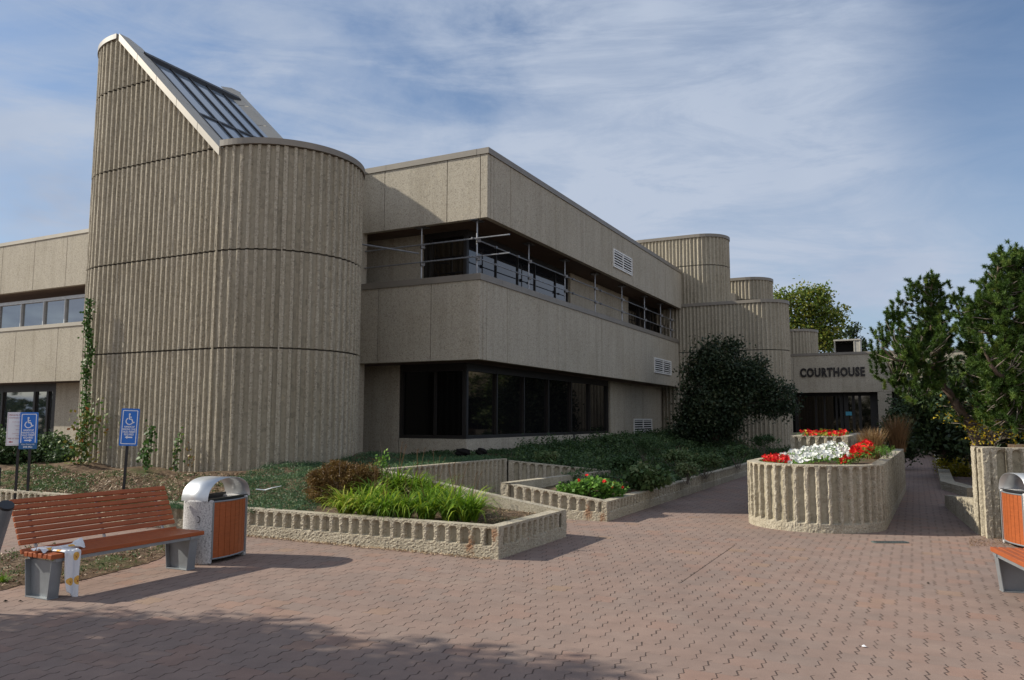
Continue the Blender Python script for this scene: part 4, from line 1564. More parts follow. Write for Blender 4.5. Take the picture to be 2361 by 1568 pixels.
def make_bin(name, label):
    """local: x along the long axis, y depth (front = -y), origin at centre"""
    root = empty(name)
    tag(root, label, 'litter bin', 'litter bins with arched metal hoods')
    L, D, H = 0.84, 0.40, 0.74
    for s in (-1, 1):
        mb = MB()
        pts = []
        for i in range(13):
            t = -1 + 2 * i / 12
            pts.append((s * (L / 2 - 0.075 * abs(t) ** 2.6 ), t * D / 2))
        inner = [(s * (L / 2 - 0.12), D / 2), (s * (L / 2 - 0.12), -D / 2)]
        poly = pts + inner
        if s < 0:
            poly = poly[::-1]
        mb.prism(poly, 0.0, H)
        mb.build('concrete_end', M['terrazzo'], root, bevel=0.018)
        mb = MB()
        c = (s * (L / 2 + 0.001), 0.05 * s * 0 - 0.06, H - 0.22)
        V = []
        for k in range(20):
            t = 2 * math.pi * k / 20
            for rr_ in (0.034, 0.042):
                V.append((c[0] - s * 0.004, c[1] + rr_ * math.cos(t), c[2] + rr_ * math.sin(t)))
        for k in range(20):
            for rr_ in (0.034, 0.042):
                pass
        F = [(2 * k, 2 * k + 1, (2 * k + 3) % 40, (2 * k + 2) % 40) for k in range(20)]
        mb.add(V, F)
        mb.build('lock_ring', M['liner'], root)
    for s in (-1, 1):
        mb = MB(); fr = MB()
        n = 7
        xw = L - 0.23
        for i in range(n):
            x0 = -xw / 2 + xw * i / n + 0.003
            x1 = -xw / 2 + xw * (i + 1) / n - 0.003
            bul = lambda x: s * (D / 2 - 0.008 + 0.05 * (1 - (2 * x / xw) ** 2))
            q = [(x0, bul(x0)), (x1, bul(x1)), (x1, bul(x1) - s * 0.02), (x0, bul(x0) - s * 0.02)]
            if s > 0: q = q[::-1]
            mb.prism(q, 0.065, 0.705)
        mb.build('wood_panel', M['wood_dark'], root)
        for sx in (-1, 1):
            fr.box((sx * (xw / 2 + 0.012), s * (D / 2 - 0.008), 0.385), (0.022, 0.03, 0.66))
        for z in (0.055, 0.715):
            P_ = [(x, s * (D / 2 - 0.012 + 0.05 * (1 - (2 * x / xw) ** 2)), z) for x in np.linspace(-xw / 2, xw / 2, 11)]
            fr.tube(P_, 0.010, 6)
        fr.build('panel_frame', M['bench_metal'], root)
    mb = MB()
    mb.box((0, 0, 0.39), (L - 0.26, D - 0.08, 0.66))
    mb.box((0, D / 2 - 0.04, 0.745), (L - 0.1, 0.03, 0.05))
    mb.box((0, -D / 2 + 0.04, 0.735), (L - 0.1, 0.03, 0.03))
    mb.build('liner', M['liner'], root)
    mb = MB()
    n = 28
    V = []
    th = 0.006
    for i in range(n + 1):
        t = math.pi * i / n
        ex = 0.82
        cx = math.copysign(abs(math.cos(t)) ** ex, math.cos(t)); sz = abs(math.sin(t)) ** 0.9
        for (r0, hz) in ((L / 2 - 0.015, 0.255), (L / 2 - 0.015 - th, 0.255 - th)):
            for y in (-D / 2 + 0.015, D / 2 - 0.015):
                V.append((-r0 * cx, y, H - 0.01 + hz * sz))
    F = []
    for i in range(n):
        a = i * 4; b_ = a + 4
        F += [(a, b_, b_ + 1, a + 1), (a + 2, a + 3, b_ + 3, b_ + 2), (a, a + 2, b_ + 2, b_), (a + 1, b_ + 1, b_ + 3, a + 3)]
    mb.add(V, F)
    mb.build('metal_hood', M['steel'], root, smooth=True)
    return root


pa = np.array(G(490, 1302)[:2]); pb = np.array(G(583, 1277)[:2])
ax = pb - pa; axn = ax / np.linalg.norm(ax)
perp = np.array((-axn[1], axn[0]))
bin1 = make_bin('litter_bin', 'litter bin with bright arched hood and shaded wood front beside the left bench')
cxy = pa + axn * 0.33 + perp * 0.23
bin1.location = (cxy[0], cxy[1], 0)
bin1.rotation_euler = (0, 0, math.atan2(axn[1], axn[0]))
bin2 = copy_tree(bin1)
bin2['label'] = 'litter bin with orange sunlit wood front at the right edge before the retaining wall'
pc_ = np.array(G(2306, 1250)[:2])
ax2 = np.array((-0.16, -0.985)); ax2 /= np.linalg.norm(ax2)
pp2 = np.array((-ax2[1], ax2[0]))
cxy = pc_ + ax2 * 0.42 + pp2 * 0.20
bin2.location = (cxy[0], cxy[1], 0)
bin2.rotation_euler = (0, 0, math.atan2(ax2[1], ax2[0]))


# cloth on the bench
def cloth():
    u = np.array((math.cos(BEN_ANG), math.sin(BEN_ANG))); vv = np.array((-u[1], u[0]))
    o = np.array(bench.location[:2])
    # strip: hangs over the front edge; x along bench, arc length t from the seat to the lower end
    nx, nt_ = 18, 46
    V = []
    rng = np.random.default_rng(5)
    for j in range(nt_ + 1):
        t = j / nt_ * 0.60
        for i in range(nx + 1):
            f = i / nx
            wdt = 0.165 - 0.055 * max(0, (t - 0.2)) / 0.40
            x = 0.19 + (f - 0.5) * wdt + 0.02 * t
            wv = (0.004 + 0.016 * t) * math.sin(f * 8 + t * 5) + 0.005 * math.sin(f * 19 - t * 11)
            if t < 0.17:
                y, z = 0.16 - t, 0.431 + abs(wv) * 1.5
            elif t < 0.20:
                a = (t - 0.17) / 0.03 * math.pi / 2
                y, z = -0.01 - 0.012 * math.sin(a), 0.431 - 0.014 * (1 - math.cos(a))
            else:
                y, z = -0.024 + wv, 0.417 - (t - 0.20) - 0.10 * (0.5 - f) * max(0.0, t - 0.42) / 0.18 * -1.0
            p = o + u * x + vv * y
            V.append((p[0], p[1], z))
    F = [(j * (nx + 1) + i, j * (nx + 1) + i + 1, (j + 1) * (nx + 1) + i + 1, (j + 1) * (nx + 1) + i) for j in range(nt_) for i in range(nx)]
    m, t, b = newmat('printed_cloth')
    uvn = nd(t, 'ShaderNodeAttribute'); uvn.attribute_name = 'cl'
    sp_ = nd(t, 'ShaderNodeSeparateXYZ'); t.links.new(uvn.outputs['Vector'], sp_.inputs[0])
    def mth(op, a, c=None, cl=False):
        n = nd(t, 'ShaderNodeMath', operation=op); n.use_clamp = cl
        for i, x in enumerate((a, c)):
            if x is None: continue
            if hasattr(x, 'links'): t.links.new(x, n.inputs[i])
            else: n.inputs[i].default_value = x
        return n.outputs[0]
    mask = None; dark = None
    for (cx_, cy_, r_) in ((0.12, 0.235, 0.040), (0.05, 0.47, 0.042), (0.155, 0.455, 0.035), (0.02, 0.08, 0.03)):
        dx_ = mth('SUBTRACT', sp_.outputs[0], cx_); dy_ = mth('SUBTRACT', sp_.outputs[1], cy_)
        dd = mth('SQRT', mth('ADD', mth('MULTIPLY', dx_, dx_), mth('MULTIPLY', dy_, dy_)))
        k = mth('LESS_THAN', dd, r_)
        mask = k if mask is None else mth('MAXIMUM', mask, k)
        for ex, ey, er in ((-0.014, -0.006, 0.004), (0.014, -0.006, 0.004), (0.0, 0.008, 0.009)):
            ax_ = mth('SUBTRACT', dx_, ex); ay_ = mth('SUBTRACT', dy_, ey)
            e = mth('LESS_THAN', mth('SQRT', mth('ADD', mth('MULTIPLY', ax_, ax_), mth('MULTIPLY', ay_, ay_))), er)
            dark = e if dark is None else mth('MAXIMUM', dark, e)
    c = mixc_(t, mask, (0.66, 0.66, 0.68), (0.68, 0.38, 0.08))
    c = mixc_(t, dark, c, (0.35, 0.10, 0.03))
    t.links.new(c, b.inputs['Base Color'])
    b.inputs['Roughness'].default_value = 0.85
    me = bpy.data.meshes.new('cloth'); me.from_pydata(V, [], F)
    at_ = me.attributes.new('cl', 'FLOAT_VECTOR', 'POINT')
    at_.data.foreach_set('vector', np.array([(i / nx * 0.17, j / nt_ * 0.60, 0) for j in range(nt_ + 1) for i in range(nx + 1)], np.float32).ravel())
    # bunched folds on the seat
    me.materials.append(m)
    for p in me.polygons: p.use_smooth = True
    ob = bpy.data.objects.new('draped_cloth', me); col.objects.link(ob)
    sd = ob.modifiers.new('thick', 'SOLIDIFY'); sd.thickness = 0.003
    tag(ob, 'white cloth printed with yellow chicks hanging over the front of the left bench seat', 'cloth')
    nb = 80; na = 26
    V2 = []; C2 = []
    for j in range(nb + 1):
        t_ = j / nb
        wf = 0.28 + 0.72 * abs(math.cos(math.pi * (t_ * 0.98 + 0.06))) ** 1.3
        for i in range(na + 1):
            f = -1 + 2 * i / na
            x = -0.01 + 0.43 * t_ + 0.012 * math.sin(f * 5 + t_ * 9)
            y = 0.215 + 0.03 * math.sin(t_ * 6.5) - 0.03 * t_ + f * wf * 0.085
            h = (0.5 + 0.5 * math.sin(f * 8.5 + 2.2 * math.sin(t_ * 7))) * 0.030 + (1 - f * f) * 0.022 * wf + 0.035 * wf ** 3 * (1 - abs(f)) * (t_ > .8)
            p = o + u * x + vv * y
            V2.append((p[0], p[1], 0.4275 + h)); C2.append((0.085 + 0.20 * (f + 1) * wf, 0.10 + t_ * 0.5, 0))
    F2_ = [(j * (na + 1) + i, j * (na + 1) + i + 1, (j + 1) * (na + 1) + i + 1, (j + 1) * (na + 1) + i) for j in range(nb) for i in range(na)]
    me2 = bpy.data.meshes.new('bunched_fold'); me2.from_pydata(V2, [], F2_)
    a2_ = me2.attributes.new('cl', 'FLOAT_VECTOR', 'POINT'); a2_.data.foreach_set('vector', np.array(C2, np.float32).ravel())
    me2.materials.append(m)
    for p in me2.polygons: p.use_smooth = True
    o2 = bpy.data.objects.new('bunched_fold', me2); col.objects.link(o2); o2.parent = ob


cloth()


# signs
def rounded(w_, h, r_, n=5):
    P = []
    for cx_, cy_, a0 in ((w_ / 2 - r_, h / 2 - r_, 0), (-w_ / 2 + r_, h / 2 - r_, 90), (-w_ / 2 + r_, -h / 2 + r_, 180), (w_ / 2 - r_, -h / 2 + r_, 270)):
        for k in range(n + 1):
            a = math.radians(a0 + 90 * k / n)
            P.append((cx_ + r_ * math.cos(a), cy_ + r_ * math.sin(a)))
    return P


def plate(mb, P, y0, y1):
    n = len(P)
    V = [(p[0], y0, p[1]) for p in P] + [(p[0], y1, p[1]) for p in P]
    mb.add(V, [tuple(range(n)), tuple(reversed(range(n, 2 * n)))] + [(i, n + i, n + (i + 1) % n, (i + 1) % n) for i in range(n)])


def child_local(o, par, loc, sc_=(1, 1, 1)):
    o.parent = par
    o.location = loc
    o.rotation_euler = (math.pi / 2, 0, 0)
    o.scale = sc_


def access_symbol(par, cz, k):
    mb = MB()
    def disc(x, z, r_):
        plate(mb, [(x + r_ * math.cos(2 * math.pi * i / 14), z + r_ * math.sin(2 * math.pi * i / 14)) for i in range(14)], -0.006, -0.0045)
    def stroke(pts, w_):
        for (x0, z0), (x1, z1) in zip(pts[:-1], pts[1:]):
            dx_, dz_ = x1 - x0, z1 - z0
            l = math.hypot(dx_, dz_); nx_, nz_ = -dz_ / l * w_ / 2, dx_ / l * w_ / 2
            plate(mb, [(x0 + nx_, z0 + nz_), (x0 - nx_, z0 - nz_), (x1 - nx_, z1 - nz_), (x1 + nx_, z1 + nz_)], -0.006, -0.0045)
    S = lambda x, z: (x * k, cz + z * k)
    disc(*S(-0.05, 0.44), 0.085 * k)
    stroke([S(-0.07, 0.40), S(-0.05, -0.02), S(0.16, -0.02), S(0.27, -0.36), S(0.40, -0.28)], 0.10 * k)
    stroke([S(-0.05, 0.17), S(0.14, 0.17)], 0.08 * k)
    arc = [S(-0.03 + 0.30 * math.cos(math.radians(a)), -0.21 + 0.30 * math.sin(math.radians(a))) for a in range(118, 352, 13)]
    stroke(arc, 0.085 * k)
    return mb


def sign(name, label, px_base, zb, Yoff, w_, z0, z1, rz, kind, lean=0.0, tilt=0.0):
    g_ = G(px_base[0], px_base[1], zb)
    root = tag(empty(name, g_, rz), label, 'sign')
    root.rotation_euler = (0, tilt, rz)
    mb = MB(); mb.box((0.0, 0.02, (z1 - zb) / 2 - 0.1), (0.042, 0.03, z1 - zb - 0.1 + 0.3))
    mb.build('post', M['black_metal'], root)
    return root, g_


def blue_sign(root, cx_, z0, z1, w_, arrow, sticker=False):
    h = z1 - z0; cz = (z0 + z1) / 2
    base = empty('sign_panel_mount', (cx_, 0, cz)); base.parent = root
    mb = MB(); plate(mb, rounded(w_, h, 0.02), -0.004, 0.004)
    pan = mb.build('sign_panel', M['sign_blue'], root); pan.location = (cx_, 0, cz)
    bpy.data.objects.remove(base)
    bt = -h / 2 + (0.145 if sticker else 0.03)
    mb = MB()
    o_ = rounded(w_ - 0.05, h - 0.06, 0.015); i_ = rounded(w_ - 0.075, h - 0.085, 0.010)
    n = len(o_)
    V = [(p[0], -0.0055, p[1]) for p in o_] + [(p[0], -0.0055, p[1]) for p in i_]
    mb.add(V, [(i, (i + 1) % n, n + (i + 1) % n, n + i) for i in range(n)])
    mb.build('border', M['sign_white'], pan)
    sy = access_symbol(None, h * 0.22, 0.185)
    sy.build('wheelchair_symbol', M['sign_white'], pan)
    lines = ['HANDICAP', 'PARKING ONLY', 'VALID PERMIT', 'REQUIRED']
    zz = 0.005
    for ln_ in lines:
        t_ = text_obj(ln_, 0.046, 0.0005, M['sign_white'], 'lettering', bold=0.0012)
        child_local(t_, pan, (0, -0.0055, zz), (0.72, 1, 1))
        zz -= 0.044
    mb = MB()
    s_ = 1 if arrow == 'right' else -1
    P_ = [(-0.06 * s_, 0.011), (-0.06 * s_, -0.011), (0.02 * s_, -0.011), (0.02 * s_, -0.026), (0.062 * s_, 0), (0.02 * s_, 0.026), (0.02 * s_, 0.011)]
    if s_ < 0: P_ = P_[::-1]
    az = zz - 0.004
    plate(mb, [(p[0], p[1] + az) for p in P_], -0.006, -0.0045)
    mb.build('arrow', M['sign_white'], pan)
    if sticker:
        mb = MB(); plate(mb, [(p[0], p[1] - h / 2 + 0.055) for p in rounded(w_ - 0.002, 0.112, 0.012)], -0.0078, -0.0062)
        mb.build('sticker', M['sign_blue2'], pan)
        t_ = text_obj('Visitor Parking only', 0.034, 0.0004, M['sign_white'], 'lettering'); child_local(t_, pan, (0, -0.0085, -h / 2 + 0.085), (0.78, 1, 1))
        t_ = text_obj('2HR Max', 0.046, 0.0004, M['sign_white'], 'lettering', bold=0.001); child_local(t_, pan, (0, -0.0085, -h / 2 + 0.038), (0.85, 1, 1))
    return pan


r1, g1 = sign('parking_sign', 'blue accessible parking sign with left arrow on a black post before the ribbed tower', (284, 1136), 0.42, 0, 0.3, 1.22, 1.86, math.radians(-14), 'b', tilt=math.radians(0))
blue_sign(r1, 0.015, 1.22 - 0.42, 1.865 - 0.42, 0.295, 'left')
r1.rotation_euler = (0, math.radians(-1.6) * -1, math.radians(14))
r2, g2 = sign('parking_sign', 'darker blue accessible parking sign with right arrow and a sticker below it', (63, 1134), 0.38, 0, 0.3, 1.15, 1.8, 0, 'b')
blue_sign(r2, -0.03, 1.14 - 0.38, 1.80 - 0.38, 0.29, 'right', sticker=True)
r2.rotation_euler = (0, math.radians(-0.6), math.radians(18))
r3, g3 = sign('parking_sign', 'white private parking sign with faded red writing half hidden behind the blue one', (35, 1125), 0.38, 0, 0.4, 1.2, 1.7, 0, 'w')
r3.location = (r2.location.x - 0.235, r2.location.y + 0.03, 0.38)
mb = MB(); plate(mb, rounded(0.36, 0.60, 0.006), -0.004, 0.004)
hz = (1.50 - 0.38)
pan = mb.build('sign_panel', M['sign_white'], r3); pan.location = (-0.02, 0, hz)
mb = MB()
o_ = rounded(0.335, 0.575, 0.005); i_ = rounded(0.325, 0.565, 0.005); n = len(o_)
mb.add([(p[0], -0.0055, p[1]) for p in o_] + [(p[0], -0.0055, p[1]) for p in i_], [(i, (i + 1) % n, n + (i + 1) % n, n + i) for i in range(n)])
mb.build('border', M['sign_pink'], pan)
for s_, sz, z, bo in (('PRIVATE PARKING', 0.042, 0.245, .001), ('Courthouse Staff ONLY', 0.036, 0.20, .0006), ('Unauthorized vehicles', 0.022, 0.125, 0), ('Towed away', 0.022, 0.055, 0), ('24 hours', 0.022, -0.015, 0),
                      ('Courthouse staff lot', 0.022, -0.085, 0), ('with tags', 0.018, -0.12, 0), ('PARK AT YOUR OWN RISK', 0.036, -0.175, .0004)):
    t_ = text_obj(s_, sz, 0.0004, M['sign_pink'], 'lettering', bold=bo)
    child_local(t_, pan, (0, -0.006, z), (min(1.0, 0.30 / max(0.01, t_.dimensions.x)), 1, 1))
mb = MB()
plate(mb, [(p[0] - 0.10, p[1] - 0.235) for p in [(0.03, 0.008), (-0.005, 0.008), (-0.005, 0.018), (-0.04, 0), (-0.005, -0.018), (-0.005, -0.008), (0.03, -0.008)]], -0.006, -0.0045)
mb.build('arrow', M['sign_red'], pan)
r3.rotation_euler = (0, 0, math.radians(18))

# tilted tube and dark post at the left edge
tb = tag(empty('leaning_tube', G(-40, 1330)), 'grey metal tube with a dark capped end leaning into the left edge of the frame', 'tube')
def rel(p): return tuple(np.array(p) - np.array(tb.location))
mb = MB(); pA = at(14, 1168, 6.6); pB = at(-38, 1330, 6.9)
dd_ = np.array(pA) - np.array(pB); dd_ /= np.linalg.norm(dd_)
mb.tube([rel(pB), rel(pA)], [0.065, 0.056], 20); mb.build('tube', M['bench_metal'], tb, smooth=False)
mb = MB(); mb.tube([rel(np.array(pA) + dd_ * 0.001), rel(np.array(pA) + dd_ * 0.022)], [0.060, 0.056], 20); mb.build('cap', M['liner'], tb)
po = tag(empty('dark_post', G(-4, 1290)), 'thin black metal post cut by the left edge above the leaning tube', 'post')
mb = MB()
pt = at(-3, 1078, 7.0); p0_ = at(-1, 1400, 7.0)
mb.tube([np.array((pt[0], pt[1], 0.0)) - np.array(po.location), np.array(pt) - np.array(po.location)], [0.024, 0.020], 12)
mb.build('shaft', M['black_metal'], po)
mb = MB(); q0 = np.array((pt[0], pt[1], 0.0)) - np.array(po.location)
mb.tube([q0, q0 + (0, 0, 0.03)], [0.06, 0.05], 14); mb.build('base_flange', M['black_metal'], po)

# drain grate in the paving
dg_ = tag(empty('drain_grate', G(2052, 1251, 0.0)), 'small weathered oblong drain grate set in the paving before the round planter', 'drain')
mb = MB()
mb.prism([(x, y) for x, y in rounded(0.50, 0.14, 0.05)], 0.002, 0.012)
mb.build('rim', M['drain'], dg_)
mb = MB()
for i in range(11):
    mb.box((-0.2 + i * 0.04, 0, 0.013), (0.016, 0.10, 0.006))
mb.build('bars', M['liner'], dg_)

# little path light by the wall, and dark lumps on the juniper
pl = at(1322, 1024, 26.5)
lm = tag(empty('garden_light', (pl[0], pl[1], 0.85)), 'small black garden spotlight on a stake under the dark ground floor windows', 'garden light')
mb = MB(); mb.tube([(0, 0, -.1), (0, 0, 0.22)], 0.012, 6); mb.build('stake', M['galv'], lm)
mb = MB(); mb.tube([(0, 0, 0.18), (0, 0, 0.36)], [0.05, 0.06], 10); mb.build('lamp_head', M['black_metal'], lm)
def rock(name, p, r_, label, sd):
    rg = np.random.default_rng(sd)
    import bmesh
    bm = bmesh.new(); bmesh.ops.create_icosphere(bm, subdivisions=3, radius=1)
    ph = rg.uniform(0, 6, 6)
    for v_ in bm.verts:
        c_ = v_.co
        k = 1 + 0.18 * math.sin(3 * c_.x + ph[0]) * math.cos(2.5 * c_.y + ph[1]) + 0.12 * math.sin(6 * c_.z + ph[2] + 4 * c_.x)
        v_.co = Vector((c_.x * r_[0] * k, c_.y * r_[1] * k, c_.z * r_[2] * k))
    me = bpy.data.meshes.new(name); bm.to_mesh(me); bm.free()
    me.materials.append(M['black'])
    o = bpy.data.objects.new(name, me); col.objects.link(o); o.location = p
    tag(o, label, 'rock')
p_ = at(1068, 1036, 18.2); rock('dark_rock', (p_[0], p_[1], 0.93), (0.18, 0.12, 0.09), 'long low black rock on the juniper under the window corner', 1)
p_ = at(1110, 1034, 18.2); rock('dark_rock', (p_[0], p_[1], 0.94), (0.12, 0.10, 0.10), 'smaller rounder black rock right of the long low one under the window corner', 2)

ja = np.array(G(1693, 1258)[:2]); jb = ja - E1 * 2.75
mb = MB(); mb.box((*(ja + jb) / 2, 0.003), (np.linalg.norm(ja - jb), 0.0035, 0.002), math.atan2(E1[1], E1[0]))
o = mb.build('movement_joint', M['bark']); tag(o, kind='structure')
# ================================================================== vegetation
def rot_leaves(C, size, up=0.3, asp=0.55, rng=RNG, nrm=None, k=4):
    """diamond leaves at centres C (n,3); size scalar or (n,); normals random, biased by up / nrm"""
    n = len(C)
    size = np.broadcast_to(np.asarray(size, float), (n,))[:, None]
    N = rng.normal(size=(n, 3)); N[:, 2] += up * 2
    if nrm is not None: N = N * 0.8 + nrm * 1.2
    N /= np.linalg.norm(N, axis=1, keepdims=True)
    T = rng.normal(size=(n, 3)); T -= (T * N).sum(1, keepdims=True) * N
    T /= np.linalg.norm(T, axis=1, keepdims=True)
    B = np.cross(N, T)
    V = np.zeros((n, 4, 3))
    V[:, 0] = C - T * size * 0.5
    V[:, 1] = C + B * size * asp * 0.5 + T * size * 0.08
    V[:, 2] = C + T * size * 0.5 + N * size * 0.12
    V[:, 3] = C - B * size * asp * 0.5 + T * size * 0.08
    return V.reshape(-1, 3)


def px_blob(u, v, ru, rv, Y, ry=None):
    c = np.array(at(u, v, Y))
    k = Y / 1800.0
    return c, np.array((ru * k, (ry if ry else ru * k * 0.8), rv * k))


def sample_blobs(blobs, n, rng, shell=0.5):
    w_ = np.array([b[1].prod() ** (2 / 3) for b in blobs]); w_ /= w_.sum()
    idx = rng.choice(len(blobs), n, p=w_)
    d = rng.normal(size=(n, 3)); d /= np.linalg.norm(d, axis=1, keepdims=True)
    r_ = rng.uniform(0, 1, n) ** (1 / 3)
    r_ = r_ * (1 - shell) + shell * rng.uniform(0.75, 1.0, n)
    C = np.array([b[0] for b in blobs])[idx]; R = np.array([b[1] for b in blobs])[idx]
    return C + d * R * r_[:, None], d


def foliage(name, blobs, nclump, per, csize, lsize, mat, parent, seed, shell=0.55, up=0.3, asp=0.6, tone=(0.0, 1.0), zmin=None, squash=0.8):
    rng = np.random.default_rng(seed)
    CC, D = sample_blobs(blobs, nclump, rng, shell)
    ct = rng.uniform(0, 1, nclump)
    P = np.repeat(CC, per, axis=0) + rng.normal(size=(nclump * per, 3)) * csize * np.array((1, 1, squash))
    t_ = np.repeat(ct, per) * 0.6 + rng.uniform(0, 0.4, nclump * per)
    t_ = tone[0] + (tone[1] - tone[0]) * t_
    if zmin is not None:
        k = P[:, 2] > zmin
        P = P[k]; t_ = t_[k]
    V = rot_leaves(P, rng.uniform(0.7, 1.3, len(P)) * lsize, up, asp, rng)
    loc = np.array(parent.matrix_world.translation) if parent is not None else 0
    V = V - (np.array(parent.location) if parent is not None else 0)
    return tri_mesh(name, V, 4, mat, parent, t_)


def branches(name, root_pts, tips, rad, mat, parent, rng, rtip=0.004, sag=0.0, n=5):
    mb = MB()
    off = np.array(parent.location)
    for t_ in tips:
        dd_ = np.linalg.norm(root_pts - t_ + np.array((0, 0, 0.25)) * np.linalg.norm(root_pts - t_, axis=1)[:, None], axis=1)
        i = int(np.argmin(dd_))
        a = root_pts[i]
        ln = np.linalg.norm(t_ - a)
        pts = []
        for k in range(n):
            f = k / (n - 1)
            p = a + (t_ - a) * f
            p = p + rng.normal(size=3) * ln * 0.035 * math.sin(math.pi * f)
            p[2] -= sag * ln * math.sin(math.pi * f)
            pts.append(p - off)
        r0 = min(rad, 0.008 + ln * 0.010)
        mb.tube(pts, [r0 * (1 - k / (n - 1)) + rtip * k / (n - 1) for k in range(n)], 4, cap=False)
    return mb.build(name, mat, parent, smooth=True)


# ---- pines
def pine(label, trunks, blobs, ntips, seed, tuft=0.072, per=90, name='pine_tree', group=None, extra=()):
    rng = np.random.default_rng(seed)
    base = np.array(trunks[0][0][0])
    root = tag(empty(name, base), label, 'pine tree', group)
    rp_ = []
    mb = MB()
    for pts, rad in trunks:
        P = [np.array(p, float) for p in pts]
        dense = []; rd = []
        for i in range(len(P) - 1):
            for k in range(5):
                f = k / 5
                dense.append(P[i] * (1 - f) + P[i + 1] * f + rng.normal(size=3) * 0.012)
                rd.append(rad[i] * (1 - f) + rad[i + 1] * f)
        dense.append(P[-1]); rd.append(rad[-1])
        mb.tube([p - base for p in dense], rd, 9)
        rp_ += dense
    mb.build('trunk', M['bark'], root, smooth=True)
    rp_ = np.array(rp_)
    tips, _ = sample_blobs(blobs, ntips, rng, 0.55)
    tips = np.concatenate([tips] + [np.array([e]) for e in extra]) if len(extra) else tips
    branches('branches', rp_, tips, 0.045, M['twig'], root, rng, 0.006, 0.06)
    # tufts: along the outer end of each branch and on short side shoots
    cen = []; dirs = []
    for t_ in tips:
        dd_ = np.linalg.norm(rp_ - t_, axis=1); a = rp_[int(np.argmin(dd_))]
        o_ = (t_ - a); ln = np.linalg.norm(o_) + 1e-6; o_ = o_ / ln
        nsh = rng.integers(3, 6)
        for k in range(nsh):
            dr = o_ * 0.55 + np.array((0, 0, 0.62)) + rng.normal(size=3) * 0.30
            dr /= np.linalg.norm(dr)
            st = t_ - o_ * (0.14 * k) + rng.normal(size=3) * 0.05
            m_ = rng.integers(1, 4)
            for q in range(m_):
                cen.append(st + dr * 0.075 * q); dirs.append(dr)
    for e in extra:
        for q in range(6):
            cen.append(np.array(e) + np.array((rng.normal() * 0.02, 0, -0.09 * q + 0.1))); dirs.append(np.array((0, 0, 1.0)))
            if q > 1:
                for s in (-1, 1):
                    cen.append(np.array(e) + np.array((s * 0.10 + rng.normal() * 0.02, 0, -0.09 * q + 0.12))); dirs.append(np.array((s * 0.4, 0, .9)))
    cen = np.array(cen); dirs = np.array(dirs)
    n = len(cen)
    C = np.repeat(cen, per, axis=0); Dd = np.repeat(dirs, per, axis=0)
    N = n * per
    r1_ = rng.normal(size=(N, 3)); r1_ /= np.linalg.norm(r1_, axis=1, keepdims=True)
    nd_ = r1_ * 1.0 + Dd * 0.6; nd_ /= np.linalg.norm(nd_, axis=1, keepdims=True)
    st = C + Dd * rng.uniform(-0.035, 0.035, N)[:, None]
    L_ = tuft * rng.uniform(0.6, 1.05, N)[:, None]
    sd = np.cross(nd_, rng.normal(size=(N, 3))); sd /= np.linalg.norm(sd, axis=1, keepdims=True)
    wv = 0.006
    V = np.zeros((N, 3, 3))
    V[:, 0] = st - sd * wv; V[:, 1] = st + sd * wv; V[:, 2] = st + nd_ * L_
    ct = np.repeat(rng.uniform(0, 1, n) ** 1.3, per)
    tri_mesh('crown', V.reshape(-1, 3) - base, 3, M['pine'], root, np.clip(ct * 0.7 + rng.uniform(0, 0.25, N), 0, 1))
    return root


Yp = 14.0
A_ = lambda u, v, Y=Yp: at(u, v, Y)
p1 = pine('loose crowned pine with a forked leaning trunk rising behind the pier end',
          [([A_(2262, 1060), A_(2252, 1010), A_(2240, 980), A_(2205, 935), A_(2178, 895), A_(2160, 850), A_(2152, 790), A_(2146, 720), A_(2147, 630)], [.10, .095, .085, .07, .06, .05, .038, .025, .010]),
           ([A_(2246, 985), A_(2258, 940, 13.8), A_(2266, 885, 13.7), A_(2262, 820, 13.6), A_(2235, 750, 13.8)], [.06, .05, .042, .03, .012]),
           ([A_(2160, 850), A_(2110, 835, 13.7), A_(2060, 830, 13.5), A_(2030, 800, 13.4)], [.035, .028, .018, .008]),
           ([A_(2175, 890), A_(2120, 888, 14.2), A_(2070, 880, 14.3)], [.03, .022, .008])],
          [px_blob(2150, 690, 34, 55, Yp), px_blob(2112, 735, 48, 48, Yp), px_blob(2080, 790, 46, 50, Yp, 0.6), px_blob(2057, 800, 26, 45, Yp, .35), px_blob(2074, 868, 40, 32, Yp, .5),
           px_blob(2138, 800, 75, 60, Yp, 0.9), px_blob(2198, 745, 50, 55, Yp, .6), px_blob(2112, 880, 60, 30, Yp, .5), px_blob(2208, 830, 50, 55, Yp, .7), px_blob(2228, 900, 40, 40, Yp, .6), px_blob(2117, 905, 45, 22, Yp, .5), px_blob(2243, 940, 30, 30, Yp, .5)],
          175, 11, extra=[A_(2147, 640), A_(2101, 660), A_(2072, 690), A_(2058, 715), A_(2022, 780), A_(2180, 690), A_(2215, 680), A_(2018, 815), A_(2122, 655), A_(2042, 740)])
Yq = 13.0
